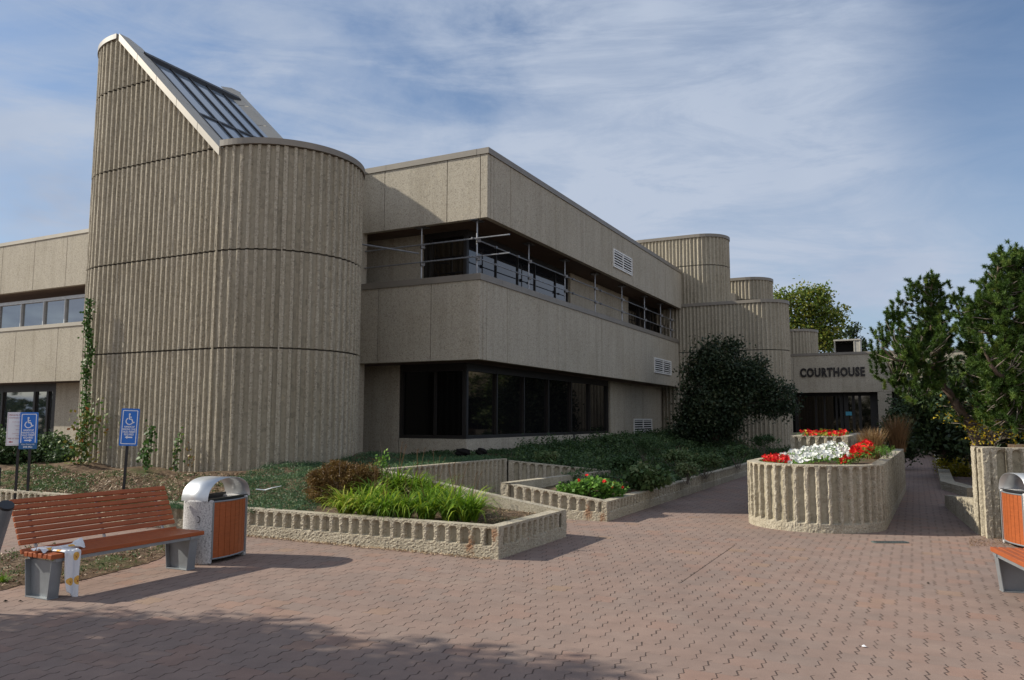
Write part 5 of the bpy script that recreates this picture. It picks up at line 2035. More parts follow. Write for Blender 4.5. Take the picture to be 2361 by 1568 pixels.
p2 = pine('taller denser pine filling the right edge of the frame',
          [([A_(2420, 1060, Yq), A_(2395, 960, Yq), A_(2372, 850, Yq), A_(2355, 740, Yq), A_(2345, 600, Yq)], [.12, .10, .08, .05, .012]),
           ([A_(2390, 940, Yq), A_(2330, 890, Yq - .3), A_(2290, 850, Yq - .4), A_(2262, 800, Yq - .4)], [.05, .04, .03, .012]),
           ([A_(2372, 850, Yq), A_(2320, 780, Yq - .2), A_(2300, 700, Yq - .2), A_(2300, 600, Yq - .2)], [.05, .04, .03, .010])],
          [px_blob(2305, 650, 40, 60, Yq, .6), px_blob(2350, 620, 40, 50, Yq, .6), px_blob(2270, 720, 45, 55, Yq, .6), px_blob(2350, 730, 75, 80, Yq, .9), px_blob(2300, 810, 75, 70, Yq, .8),
           px_blob(2370, 860, 90, 90, Yq, .9), px_blob(2285, 890, 50, 45, Yq, .5), px_blob(2340, 930, 70, 50, Yq, .7), px_blob(2310, 960, 50, 30, Yq, .5), px_blob(2430, 760, 60, 120, Yq, .9)],
          400, 12, extra=[A_(2308, 590, Yq), A_(2345, 580, Yq), A_(2272, 655, Yq), A_(2250, 700, Yq), A_(2360, 590, Yq), A_(2285, 630, Yq), A_(2236, 730, Yq)])


def leafy(name, label, cat, blobs, base, mat, nclump, per, csize, lsize, seed, trunk_r=0.1, ntips=60, bark='bark', group=None, **kw):
    rng = np.random.default_rng(seed)
    base = np.array(base, float)
    root = tag(empty(name, base), label, cat, group)
    cc = np.mean([b[0] for b in blobs], axis=0)
    top = max(b[0][2] for b in blobs)
    pts = [base + (cc - base) * np.array((f, f, 0)) + np.array((0, 0, (top - base[2]) * f)) for f in (0, .2, .45, .7, 0.95)]
    mb = MB(); mb.tube([p - base + rng.normal(size=3) * 0.02 for p in pts], [trunk_r, trunk_r * .8, trunk_r * .6, trunk_r * .35, trunk_r * .1], 8)
    mb.build('trunk', M[bark], root, smooth=True)
    rp_ = np.array([pts[i] * (1 - f) + pts[i + 1] * f for i in range(4) for f in np.linspace(0, 1, 5)])
    tips, _ = sample_blobs(blobs, ntips, rng, 0.5)
    branches('branches', rp_, tips, trunk_r * .45, M[bark], root, rng, 0.006, 0.0)
    foliage('crown', blobs, nclump, per, csize, lsize, M[mat], root, seed + 1, **kw)
    return root


# dark round shrub by the far tower
Ys_ = 30.0
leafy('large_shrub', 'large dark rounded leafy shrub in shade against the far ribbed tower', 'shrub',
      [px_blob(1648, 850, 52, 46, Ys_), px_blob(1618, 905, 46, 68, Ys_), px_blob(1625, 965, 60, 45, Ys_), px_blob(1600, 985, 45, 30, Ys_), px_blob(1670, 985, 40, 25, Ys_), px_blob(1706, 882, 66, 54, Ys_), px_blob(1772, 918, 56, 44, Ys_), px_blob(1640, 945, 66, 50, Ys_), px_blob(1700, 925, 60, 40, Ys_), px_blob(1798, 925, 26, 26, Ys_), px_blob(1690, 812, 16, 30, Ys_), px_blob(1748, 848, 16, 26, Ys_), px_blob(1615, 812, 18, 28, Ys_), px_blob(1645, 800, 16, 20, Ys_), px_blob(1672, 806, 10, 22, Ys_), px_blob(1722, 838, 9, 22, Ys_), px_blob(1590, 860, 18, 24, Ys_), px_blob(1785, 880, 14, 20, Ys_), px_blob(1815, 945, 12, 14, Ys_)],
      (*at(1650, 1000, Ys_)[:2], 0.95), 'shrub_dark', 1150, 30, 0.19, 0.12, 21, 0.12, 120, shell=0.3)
# tree beyond the building
leafy('broadleaf_tree', 'tall broadleaf tree turning yellow behind the far towers', 'tree',
      [px_blob(1828, 715, 38, 45, 60), px_blob(1800, 700, 20, 35, 60), px_blob(1872, 700, 44, 38, 60), px_blob(1905, 755, 46, 42, 60), px_blob(1850, 775, 55, 42, 60), px_blob(1930, 725, 24, 24, 60), px_blob(1895, 790, 50, 30, 60), px_blob(1855, 672, 16, 16, 60), px_blob(1895, 678, 13, 16, 60)],
      (*at(1860, 990, 60)[:2], 0.0), 'tree_far', 430, 24, 0.36, 0.25, 31, 0.35, 110, shell=0.4, tone=(.15, 1))
leafy('broadleaf_tree', 'small dark branchy tree top showing beside the rooftop unit', 'tree',
      [px_blob(1963, 768, 15, 12, 58), px_blob(1980, 795, 16, 12, 58), px_blob(1975, 752, 7, 8, 58), px_blob(1992, 805, 8, 8, 58)],
      (*at(1965, 990, 58)[:2], 0.0), 'conifer_dark', 60, 18, 0.22, 0.22, 33, 0.18, 30, shell=0.4)
# dark conifers / hedge behind the sunken path on the right
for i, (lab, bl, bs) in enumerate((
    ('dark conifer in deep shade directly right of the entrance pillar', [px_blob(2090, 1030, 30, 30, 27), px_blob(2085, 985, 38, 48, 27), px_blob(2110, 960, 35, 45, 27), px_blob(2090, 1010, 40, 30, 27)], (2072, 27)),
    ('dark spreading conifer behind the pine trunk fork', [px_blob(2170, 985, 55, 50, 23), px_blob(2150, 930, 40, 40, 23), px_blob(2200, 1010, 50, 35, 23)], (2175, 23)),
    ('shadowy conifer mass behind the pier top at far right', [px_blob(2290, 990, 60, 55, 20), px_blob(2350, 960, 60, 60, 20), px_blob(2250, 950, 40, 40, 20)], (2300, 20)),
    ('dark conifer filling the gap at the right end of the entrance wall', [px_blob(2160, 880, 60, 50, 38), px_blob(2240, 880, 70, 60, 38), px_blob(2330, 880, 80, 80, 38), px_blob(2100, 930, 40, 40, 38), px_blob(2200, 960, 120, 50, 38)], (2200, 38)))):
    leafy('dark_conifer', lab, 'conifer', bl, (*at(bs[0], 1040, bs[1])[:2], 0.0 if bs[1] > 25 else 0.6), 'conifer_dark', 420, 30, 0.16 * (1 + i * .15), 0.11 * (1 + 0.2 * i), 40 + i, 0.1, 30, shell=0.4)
# yellow-leaved shrub under the pines
leafy('yellow_shrub', 'twiggy shrub with sparse yellow leaves behind the retaining wall', 'shrub',
      [px_blob(2215, 950, 50, 40, 14.3, .5), px_blob(2300, 985, 60, 35, 13.6, .5), px_blob(2270, 1000, 40, 25, 13.4, .4), px_blob(2345, 1005, 30, 25, 13.2, .3), px_blob(2255, 860, 40, 70, 14.2, .4)],
      (*at(2290, 1040, 13.6)[:2], 1.1), 'yellow', 110, 6, 0.09, 0.050, 55, 0.02, 90, 'twig', shell=0.3)
leafy('yellow_shrub', 'low yellow and olive shrub in the far kerbed bed beside the sunken path', 'shrub',
      [px_blob(2195, 1075, 30, 25, 24.5), px_blob(2175, 1062, 18, 16, 24.5), px_blob(2215, 1090, 25, 22, 24)],
      (*at(2195, 1100, 24.5)[:2], 0.0), 'yellow', 160, 16, 0.10, 0.08, 57, 0.03, 20, 'twig', shell=0.3, tone=(0, .6))


# ---- scatter helpers
def scatter_poly(poly, n, rng):
    P = np.array([p[:2] for p in poly]); lo_ = P.min(0); hi_ = P.max(0)
    out_ = []
    while len(out_) < n:
        q = rng.uniform(lo_, hi_, (n * 2, 2))
        k = inside([tuple(p) for p in P], q[:, 0], q[:, 1])
        out_ += list(q[k])
    return np.array(out_[:n])


def ground_cover(name, poly, nclump, per, spread, height, lsize, mat, seed, label, cat, up=0.2, asp=0.5, tone=(0, 1), patch=0.0, lift=0.0, dome=0.0):
    rng = np.random.default_rng(seed)
    q = scatter_poly(poly, nclump, rng)
    if patch:
        ph = rng.uniform(0, 6, 4)
        f = np.sin(q[:, 0] * 1.9 + ph[0]) * np.cos(q[:, 1] * 1.6 + ph[1]) + np.sin(q[:, 0] * 4.3 + ph[2] + q[:, 1] * 3.1)
        k = f > -1.6 + 2.2 * patch * rng.uniform(0, 1, len(q))
        q = q[k]
    nc = len(q)
    hh_ = height * rng.uniform(0.35, 1.0, nc)
    if height > 0.2:
        hf_ = np.sin(q[:, 0] * 2.7 + 1) * np.cos(q[:, 1] * 2.1) + 0.7 * np.sin(q[:, 0] * 5.1 + q[:, 1] * 3.7)
        hh_ = hh_ * np.clip(0.62 + 0.42 * hf_, 0.18, 1.5)
    C = np.zeros((nc, 3)); C[:, :2] = q; C[:, 2] = terr(q[:, 0], q[:, 1]) + lift
    P = np.repeat(C, per, 0)
    P[:, :2] += rng.normal(size=(nc * per, 2)) * spread
    P[:, 2] += np.repeat(hh_, per) * rng.uniform(0.05, 1.0, nc * per)
    t_ = np.repeat(rng.uniform(0, 1, nc), per) * .6 + rng.uniform(0, .4, nc * per)
    V = rot_leaves(P, rng.uniform(.6, 1.4, len(P)) * lsize, up, asp, rng)
    o = tri_mesh(name, V, 4, M[mat], None, tone[0] + (tone[1] - tone[0]) * t_)
    tag(o, label, cat, kind='stuff')
    return o


g3 = lambda u, v, z: G(u, v, z)
J1 = [g3(600, 1178, .36), g3(560, 1140, .42), g3(530, 1105, .55), g3(620, 1088, .64), g3(700, 1070, .75), g3(838, 1052, .88), g3(850, 1046, .93), g3(1000, 1043, .88), g3(1110, 1050, .87), g3(1165, 1057, .87), g3(915, 1080, .84), g3(885, 1096, .72), g3(800, 1130, .5), g3(700, 1182, .36)]
ground_cover('juniper_mat', J1, 3900, 15, 0.045, 0.11, 0.040, 'juniper', 61, 'blue green juniper carpet sloping from the ribbed tower to the tall notch wall', 'ground cover', up=0.1, asp=0.28)
J2 = [g3(205, 1158, .36), g3(300, 1143, .40), g3(390, 1150, .42), g3(470, 1152, .42), g3(590, 1160, .40), g3(590, 1180, .35), g3(400, 1172, .34)]
ground_cover('juniper_mat', J2, 900, 15, 0.04, 0.09, 0.036, 'juniper', 62, 'thin strip of low juniper along the wall top behind the left bench', 'ground cover', up=0.1, asp=0.28, tone=(0, .8))
J3 = [g3(-30, 1085, .5), g3(100, 1088, .5), g3(230, 1100, .5), g3(200, 1128, .4), g3(40, 1130, .36), g3(-30, 1120, .36)]
ground_cover('low_greenery', J3, 420, 12, 0.05, 0.08, 0.045, 'weeds', 63, 'patchy low green plants in the bed below the parking signs', 'ground cover', patch=0.6, tone=(.3, 1))
J4 = [g3(-30, 1040, .7), g3(180, 1040, .8), g3(200, 1062, .75), g3(120, 1075, .65), g3(-30, 1075, .6)]
# dry litter and stems in the left bed
LT = [g3(-20, 1128, .37), g3(100, 1140, .37), g3(330, 1158, .38), g3(600, 1165, .4), g3(600, 1095, .6), g3(480, 1092, .62), g3(330, 1090, .6), g3(100, 1085, .55)]
rng = np.random.default_rng(64)
q = scatter_poly(LT, 9000, rng)
C = np.zeros((len(q), 3)); C[:, :2] = q; C[:, 2] = terr(q[:, 0], q[:, 1]) + rng.uniform(0.004, 0.03, len(q))
V = rot_leaves(C, rng.uniform(.02, .10, len(C)), 0.6, 0.22, rng)
tag(tri_mesh('leaf_litter', V, 4, M['litter'], None, rng.uniform(0, 1, len(C)) ** 1.4), 'dry leaves and broken stems lying on the bare bed soil', 'leaf litter', kind='stuff')
ground_cover('low_greenery', LT, 520, 10, 0.06, 0.07, 0.04, 'weeds', 65, 'scattered small weeds among the dry litter', 'ground cover', patch=0.9, tone=(.3, 1))
# soil of front bed: dry crumbs
FB = [BA + E1 * .2 + E2 * .2, BR - E1 * .25 + E2 * .15, BR + E2 * 1.4 - E1 * .3, BA + E2 * 1.6 + E1 * .3]
q = scatter_poly(FB, 1500, rng)
C = np.zeros((len(q), 3)); C[:, :2] = q; C[:, 2] = terr(q[:, 0], q[:, 1]) + rng.uniform(0.004, 0.03, len(q))
tag(tri_mesh('leaf_litter', rot_leaves(C, rng.uniform(.012, .05, len(C)), .8, .35, rng), 4, M['litter'], None, rng.uniform(0, .8, len(C))), 'crumbly brown litter in the bare corner of the daylily bed', 'leaf litter', kind='stuff')
# patch under the bench
UB = [tuple(p[:2]) for p in outl]
q = scatter_poly(UB, 1500, rng)
C = np.zeros((len(q), 3)); C[:, :2] = q; C[:, 2] = 0.012 + rng.uniform(0.0, 0.05, len(q))
tag(tri_mesh('leaf_litter', rot_leaves(C, rng.uniform(.015, .055, len(C)), .7, .35, rng), 4, M['litter'], None, rng.uniform(0, .9, len(C))), 'brown litter on the dirt patch under the left bench', 'leaf litter', kind='stuff')
def flat_cover(name, poly, n, per, spread, height, lsize, mat, seed, label, cat, z=0.01, tone=(0, 1)):
    rg = np.random.default_rng(seed)
    q = scatter_poly(poly, n, rg)
    P = np.zeros((n, 3)); P[:, :2] = q; P[:, 2] = z
    P = np.repeat(P, per, 0); P[:, :2] += rg.normal(size=(n * per, 2)) * spread; P[:, 2] += rg.uniform(0, height, n * per)
    return tag(tri_mesh(name, rot_leaves(P, rg.uniform(.6, 1.4, n * per) * lsize, .3, .4, rg), 4, M[mat], None, tone[0] + (tone[1] - tone[0]) * rg.uniform(0, 1, n * per)), label, cat, kind='stuff')
flat_cover('low_greenery', UB, 150, 9, 0.03, 0.07, 0.035, 'weeds', 66, 'small green weeds growing through the dirt under the left bench', 'weeds', tone=(.3, 1))
# dark planting against the wing
rng = np.random.default_rng(67)
hd = tag(empty('border_shrub', (*at(60, 1060, 20)[:2], 0.5)), 'dark glossy bushes below the left wing windows behind the parking signs', 'shrubs')
foliage('foliage', [px_blob(20, 1040, 60, 34, 19.5, .8), px_blob(110, 1035, 50, 28, 19.5, .7), px_blob(160, 1052, 34, 18, 19, .5), px_blob(-40, 1030, 50, 45, 19.5, .8)], 480, 24, 0.11, 0.085, M['weeds'], hd, 68, tone=(0, .85))

# shaded bed along the facade
WB = [MK + E1 * .3 + E2 * .1, LK + E1 * 1.2 - E2 * .3, PC + E1 * 1.6 + E2 * .2, PC + E1 * 21 + E2 * .15, np.array((12.3, 33.9)), np.array((10, 32.8)), CR + E1 * 17.5 - E2 * .3, CR + E1 * 2 - E2 * .5, NK + E1 * .6]
ground_cover('bed_foliage', WB, 4200, 15, 0.075, 0.42, 0.075, 'weeds', 71, 'shaded mixed green foliage filling the bed below the dark windows', 'ground cover', tone=(0, .85))
NB = [NK + E1 * .3 + E2 * .3, MK + E1 * .5, CR + E1 * 6 - E2 * .3, CR + E1 * .3 - E2 * .3, CR + E2 * 1.5 - E1 * .8]
ground_cover('bed_foliage', NB, 1500, 12, 0.05, 0.10, 0.05, 'weeds', 72, 'low dark ground cover between the notch wall and the window corner', 'ground cover', tone=(0, .6))
def mound(name, label, cat, u, v, Y, ru, rv, mat, nc, per, cs, ls, seed, tone=(0, 1), up=.3, asp=.6, ry=None):
    c, r_ = px_blob(u, v, ru, rv, Y, ry)
    root = tag(empty(name, (c[0], c[1], float(terr(c[0], c[1])))), label, cat)
    rb = np.random.default_rng(seed + 50)
    subs = [(c - np.array((0, 0, r_[2] * .12)), r_ * np.array((.86, .86, .80)))]
    for k in range(9):
        d_ = rb.normal(size=3); d_ /= np.linalg.norm(d_); d_[2] = abs(d_[2]) * .9 - .1
        subs.append((c + d_ * r_ * rb.uniform(.5, .78), r_ * rb.uniform(.22, .42)))
    foliage('foliage', subs, nc, per, cs, ls, M[mat], root, seed, tone=tone, up=up, asp=asp, shell=.5)
    # short woody stems
    mb = MB(); rg = np.random.default_rng(seed + 3)
    for k in range(12):
        t_ = c + rg.normal(size=3) * r_ * 0.5 - np.array(root.location)
        mb.tube([(rg.normal() * .03, rg.normal() * .03, -0.02), t_ * np.array((.5, .5, .6)), t_], [.008, .006, .003], 4, cap=False)
    mb.build('stems', M['twig'], root)
    return root
mound('tall_weed', 'bushy grey green weed in front of the lowest wall vent', 'plant', 1490, 1028, 20.5, 42, 24, 'weeds', 90, 24, .07, .06, 73, (.2, .8), .3, .3)
mound('leafy_clump', 'yellow green leafy clump along the kerb halfway down the shaded path', 'plant', 1625, 1062, 19.0, 48, 16, 'weeds', 90, 20, .06, .07, 74, (.5, 1.0))
mound('leafy_clump', 'broad leaved green clump right of the geraniums', 'plant', 1490, 1100, 15.4, 50, 30, 'weeds', 130, 16, .06, .10, 75, (.4, 1.0), .5, .8)
mound('bronze_shrub', 'rounded bronze brown shrub between the tower and the daylilies', 'shrub', 782, 1116, 12.4, 92, 66, 'spirea', 1500, 26, .030, .024, 76, (0, 1), .2, .6)
mound('green_sprig', 'tall bright green sprig at the corner of the tall notch wall', 'plant', 884, 1072, 12.6, 16, 36, 'bright_leaf', 16, 7, .035, .065, 77, (.2, 1))
for k_, (nm_, lb_, u_, v_, Y_, ru_, rv_, t_) in enumerate((
        ('bed_plant', 'pale leaved low plant left of the geraniums in the shaded bed', 1262, 1058, 17.5, 30, 12, (.5, 1)),
        ('bed_plant', 'upright dark green plant below the third ground floor pane', 1290, 1032, 21.0, 26, 14, (.1, .6)),
        ('bed_plant', 'tall weed growing against the sill below the right end of the windows', 1400, 1018, 24.0, 24, 16, (.3, .8)),
        ('bed_plant', 'broad grey green clump midway between the vent and the path kerb', 1560, 1050, 19.5, 34, 14, (.6, 1)),
        ('bed_plant', 'yellowing clump beside the kerb where the wall height steps', 1585, 1082, 17.2, 26, 12, (.75, 1)),
        ('bed_plant', 'bushy green clump on the kerb edge level with the round planter', 1700, 1042, 22.5, 34, 14, (.3, .9)),
        ('bed_plant', 'dark plant at the foot of the far ribbed tower', 1760, 1015, 28.0, 34, 14, (.1, .7)),
        ('bed_plant', 'low spreading plant in the middle of the shaded bed', 1440, 1068, 17.0, 36, 12, (.2, .7)))):
    mound(nm_, lb_, 'plant', u_, v_, Y_, ru_, rv_, 'weeds', 60, 18, .06, .075, 700 + k_, t_, .4, .45 + .05 * (k_ % 4))
# geraniums
ger = mound('geranium_clump', 'round leaved geranium clump with a few red blooms behind the low corner wall', 'flowers', 1375, 1127, 14.2, 82, 28, 'bright_leaf', 300, 9, .045, .062, 78, (0, .75), .6, .9, .4)
rg = np.random.default_rng(79)
def blooms(par, pts, size, mat, seed, name='blooms', petals=5, face=None, per=1):
    """open five petalled flowers; each petal a quad"""
    rg = np.random.default_rng(seed)
    pts = np.asarray(pts); n = len(pts)
    Nn = rg.normal(size=(n, 3)) * 0.55 + np.array((0, -0.55, 0.8)); Nn /= np.linalg.norm(Nn, axis=1, keepdims=True)
    T = np.cross(Nn, rg.normal(size=(n, 3))); T /= np.linalg.norm(T, axis=1, keepdims=True); B = np.cross(Nn, T)
    sz = size * rg.uniform(.75, 1.2, n)[:, None]
    V = []
    for k in range(petals):
        a = 2 * math.pi * k / petals; da = math.pi / petals * 1.05
        d0 = T * math.cos(a) + B * math.sin(a); dl = T * math.cos(a - da) + B * math.sin(a - da); dr = T * math.cos(a + da) + B * math.sin(a + da)
        q = np.stack([pts - Nn * sz * .25, pts + dl * sz * .45 + Nn * sz * .05, pts + d0 * sz * .56 + Nn * sz * .02, pts + dr * sz * .45 + Nn * sz * .05], 1)
        V.append(q)
    V = np.stack(V, 1).reshape(-1, 3)
    off = np.array(par.location) if par is not None else 0
    return tri_mesh(name, V - off, 4, M[mat], par, np.repeat(rg.uniform(0, 1, n), petals))
for k_, (u, v) in enumerate(((1333, 1108), (1336, 1112), (1385, 1112), (1391, 1108), (1396, 1113), (1410, 1122), (1365, 1128), (1420, 1110), (1440, 1128), (1352, 1096))):
    blooms(ger, [np.array(at(u, v, 14.0)) + rg.normal(size=3) * .02], .06, 'red', 80 + k_, name='bloom')


# daylilies
def blades(root, base, n, L_, wdt, mat, seed, spread=0.07, droop=1.0, name='leaves', tone=(0, 1), lean=0.5):
    rg = np.random.default_rng(seed)
    seg = 6
    az = rg.uniform(0, 2 * math.pi, n); ln = L_ * rg.uniform(.55, 1.1, n); le = rg.uniform(0.08, lean, n); dp_ = droop * rg.uniform(.5, 1.2, n)
    b0 = np.zeros((n, 3)); rr_ = spread * np.sqrt(rg.uniform(0, 1, n)); a2_ = rg.uniform(0, 6.28, n)
    b0[:, 0] = rr_ * np.cos(a2_); b0[:, 1] = rr_ * np.sin(a2_)
    dirh = np.stack([np.cos(az), np.sin(az), np.zeros(n)], 1)
    side = np.stack([-np.sin(az), np.cos(az), np.zeros(n)], 1)
    ctr = []
    th_ = le.copy(); p = b0.copy()
    ctr.append(p.copy())
    for k in range(seg):
        f = (k + 1) / seg
        ang_ = le + dp_ * f ** 1.8 * 1.9
        p = p + (dirh * np.sin(ang_)[:, None] + np.array((0, 0, 1.0)) * np.cos(ang_)[:, None]) * (ln / seg)[:, None]
        p[:, 2] = np.maximum(p[:, 2], 0.0)
        ctr.append(p.copy())
    V = []; wk = [0.6, 1, 1, .9, .7, .45, .08]
    for k in range(seg):
        w0 = side * wdt * wk[k] * .5; w1 = side * wdt * wk[k + 1] * .5
        V.append(np.stack([ctr[k] - w0, ctr[k] + w0, ctr[k + 1] + w1, ctr[k + 1] - w1], 1))
    V = np.stack(V, 1).reshape(-1, 3) + np.array(base) - np.array(root.location)
    t_ = tone[0] + (tone[1] - tone[0]) * rg.uniform(0, 1, n)
    tri_mesh(name, V, 4, M[mat], root, np.repeat(t_, seg))


where = ['leftmost front', 'second front', 'third front', 'fourth front', 'fifth front', 'sixth front', 'rightmost front', 'leftmost rear', 'second rear', 'third rear', 'rightmost rear', 'middle rear']
lilies = [(795, 1192), (838, 1196), (885, 1200), (930, 1200), (982, 1202), (1036, 1204), (1082, 1206), (862, 1166), (915, 1158), (962, 1160), (1052, 1180), (1005, 1168)]
for i, (u, v) in enumerate(lilies):
    z = 0.33 if v > 1185 else 0.40
    p_ = G(u, v, z)
    z = float(terr(p_[0], p_[1])); p_ = (p_[0], p_[1] + (0.10 if v > 1185 else 0), z)
    rt = tag(empty('daylily_clump', p_), where[i] + ' arching green daylily clump in the fluted front bed', 'daylily', 'daylilies in the front bed')
    blades(rt, p_, 175, 0.60 if i != 6 else .66, 0.022, 'lily', 100 + i, 0.10, 1.0, tone=(0.0, 0.75) if i not in (0, 1) else (.25, 1), lean=.6)
    rg = np.random.default_rng(200 + i)
    mb = MB()
    for k in range(4 if i > 6 else 2):
        a = rg.uniform(0, 6.28); x, y = .1 * math.cos(a), .1 * math.sin(a); h_ = rg.uniform(.55, .8)
        mb.tube([(0, 0, 0), (x * .5, y * .5, h_ * .5), (x * 1.4, y * 1.4, h_)], [.004, .003, .002], 4)
        mb.tube([(x * 1.4, y * 1.4, h_), (x * 1.4 + .02, y * 1.4, h_ + .03)], [.006, .003], 4)
    mb.build('seed_stalks', M['straw'], rt)

# petunias in the round planter
pc2 = np.array((4.97, 12.98))
def in_planter(px_lo, px_hi, y0, y1, n, rg, hfun):
    out_ = []
    while len(out_) < n:
        s_ = rg.uniform(-.86, .86); t_ = rg.uniform(y0, y1)
        p = pc2 - E2 * s_ + E1 * t_
        if t_ < 0 and math.hypot(s_, t_) > 0.86: continue
        k = p[0] / p[1] * 1800 + 1180
        if not (px_lo < k < px_hi): continue
        out_.append((p[0], p[1], 0.95 + hfun(k, t_) * rg.uniform(.55, 1.0)))
    return np.array(out_)
hf = lambda k, t_: 0.10 + 0.20 * max(0, 1 - abs(k - 1920) / 120) + 0.08 * (t_ > .3)
hr = lambda k, t_: 0.14 + 0.27 * max(0, 1 - abs(k - 1990) / 60)
rg = np.random.default_rng(90)
for nm, lab, lo_, hi_, n, mt, sd, hfn, ya, yb in (
    ('petunia_clump', 'red petunias at the left rim of the round planter', 1752, 1815, 150, 'red', 91, lambda k, t_: .13, -.8, 1.4),
    ('petunia_clump', 'mass of white petunias in the middle of the round planter', 1790, 1950, 430, 'white', 92, hf, -.8, 1.6),
    ('petunia_clump', 'mounded bright red petunias at the right of the round planter', 1930, 2052, 480, 'red', 93, hr, -.8, 1.5),
    ('petunia_clump', 'thin line of red and orange petunias behind the white ones', 1800, 1900, 60, 'red', 94, lambda k, t_: .12, 1.4, 2.2)):
    pts = in_planter(lo_, hi_, ya, yb, n, rg, hfn)
    if mt == 'white':
        k = rg.uniform(0, 1, len(pts)) < np.clip((pts[:, 0] / pts[:, 1] * 1800 + 1180 - 1780) / 40, .2, 1); pts = pts[k]
    rt = tag(empty(nm, (*pts.mean(0)[:2], 0.93)), lab, 'petunias', 'petunias in the round planter')
    if n > 100:
        blooms(rt, pts, 0.066, mt, sd)
    else:
        for k_ in range(len(pts)):
            blooms(rt, pts[k_:k_ + 1], 0.066, mt, sd + k_, name='bloom')
    lp = np.repeat(pts, 5, 0) + rg.normal(size=(len(pts) * 5, 3)) * np.array((.04, .04, .02)) - np.array((0, 0, .05))
    lp[:, 2] = np.maximum(lp[:, 2], .94)
    tri_mesh('leaves', rot_leaves(lp, rg.uniform(.03, .055, len(lp)), .5, .5, rg) - np.array(rt.location), 4, M['bright_leaf'], rt, rg.uniform(0, .8, len(lp)))
# rear planter blooms
rg = np.random.default_rng(95)
for lab, mt, us, n in (('red petunias on the small rear planter', 'red', (1845, 1900), 110), ('yellow and red blooms along the back of the small rear planter', 'yellow', (1880, 1975), 70)):
    pts = []
    for k in range(n):
        s_ = rg.uniform(0.15, .97); t_ = rg.uniform(0.2, 4.5) if mt == 'yellow' else rg.uniform(.2, 2.4)
        p = bp0 - E2 * s_ + E1 * t_
        pts.append((p[0], p[1], 1.30 + rg.uniform(.04, .16)))
    pts = np.array(pts)
    rt = tag(empty('flower_clump', (*pts.mean(0)[:2], 1.3)), lab, 'flowers')
    blooms(rt, pts, .075, mt, 96)
    if mt == 'yellow': blooms(rt, pts[::2] + (0.05, 0.05, 0), .07, 'red', 99, name='red_blooms')
    lp = np.repeat(pts, 6, 0) + rg.normal(size=(len(pts) * 6, 3)) * np.array((.07, .07, .02)) - np.array((0, 0, .05))
    tri_mesh('leaves', rot_leaves(lp, rg.uniform(.04, .07, len(lp)), .4, .45, rg) - np.array(rt.location), 4, M['bright_leaf'], rt, rg.uniform(0, .8, len(lp)))
# tawny grasses
for lab, u, v, Y, h_, n, tn in (('tawny tuft of dry ornamental grass standing behind the red petunias', 2012, 1030, 15.6, .56, 900, (.1, 1)), ('dim taller tuft of dry grass at the far end of the round planter', 2070, 1005, 19.0, .85, 500, (0, .5)), ('second tawny dry grass tuft just left of the bigger one', 1992, 1022, 16.4, .45, 300, (.1, .8))):
    p_ = at(u, v, Y); p_ = (p_[0], p_[1], 0.93)
    rt = tag(empty('ornamental_grass', p_), lab, 'grass tuft')
    blades(rt, p_, n, h_ * 1.12, 0.010, 'straw', int(u), 0.16, 0.30, tone=tn, lean=.28, name='blades')
mound('green_edge_plants', 'yellow green grassy edge beside the red petunias on the planter rim', 'plant', 2040, 1040, 14.2, 20, 12, 'bright_leaf', 40, 14, .05, .035, 97, (.1, .7), .2, .3)

# creeper on the stair tower
def vine(label, pts, n, size, seed, spread=.08, tone=(0, 1)):
    rg = np.random.default_rng(seed)
    P = np.array(pts)
    rt = tag(empty('creeper', (P[0][0], P[0][1], P[0][2])), label, 'climbing plant')
    t_ = rg.uniform(0, len(P) - 1.001, n); i = t_.astype(int); f = (t_ - i)[:, None]
    C = P[i] * (1 - f) + P[i + 1] * f
    wv = (0.5 + rg.uniform(0, 1, n))[:, None]
    C = C + rg.normal(size=(n, 3)) * np.array((spread, .03, spread)) * wv
    V = rot_leaves(C, rg.uniform(.7, 1.3, n) * size, .1, .75, rg, nrm=np.array((-.3, -.9, .3)))
    tri_mesh('leaves', V - np.array(rt.location), 4, M['vine'], rt, tone[0] + (tone[1] - tone[0]) * np.clip(rg.uniform(0, .65, n) + .45 * (rg.uniform(0, 1, n) < .15) , 0, 1))
    mb = MB(); mb.tube([p - P[0] for p in P], .010, 5); mb.build('stem', M['twig'], rt)
    return rt
Yv = 17.35
vine('long green creeper climbing the left edge of the ribbed tower', [at(u, v, Yv + .1) for u, v in ((196, 1075), (192, 1000), (200, 930), (198, 860), (208, 800), (200, 760), (207, 690))], 1250, .07, 301, .045, (0, .62))
vine('rusty autumn creeper at the foot of the tower\'s left edge', [at(u, v, Yv - .2) for u, v in ((185, 1072), (190, 1030), (200, 985), (212, 960))], 420, .085, 302, .17, (.45, 1))
vine('small green creeper on the ribs right of the front blue sign', [at(u, v, 16.2) for u, v in ((338, 1084), (335, 1050), (345, 1015), (350, 985))], 170, .085, 303, .07, (0, .7))
vine('thin creeper sprig on the tower ribs with one reddish tip', [at(u, v, 16.1) for u, v in ((400, 1080), (408, 1045), (412, 1015), (415, 995))], 80, .075, 304, .045, (.1, .9))
vine('tiny red creeper runner low on the tower ribs', [at(u, v, 16.0) for u, v in ((436, 1078), (438, 1050), (436, 1020))], 26, .06, 305, .04, (.7, 1))

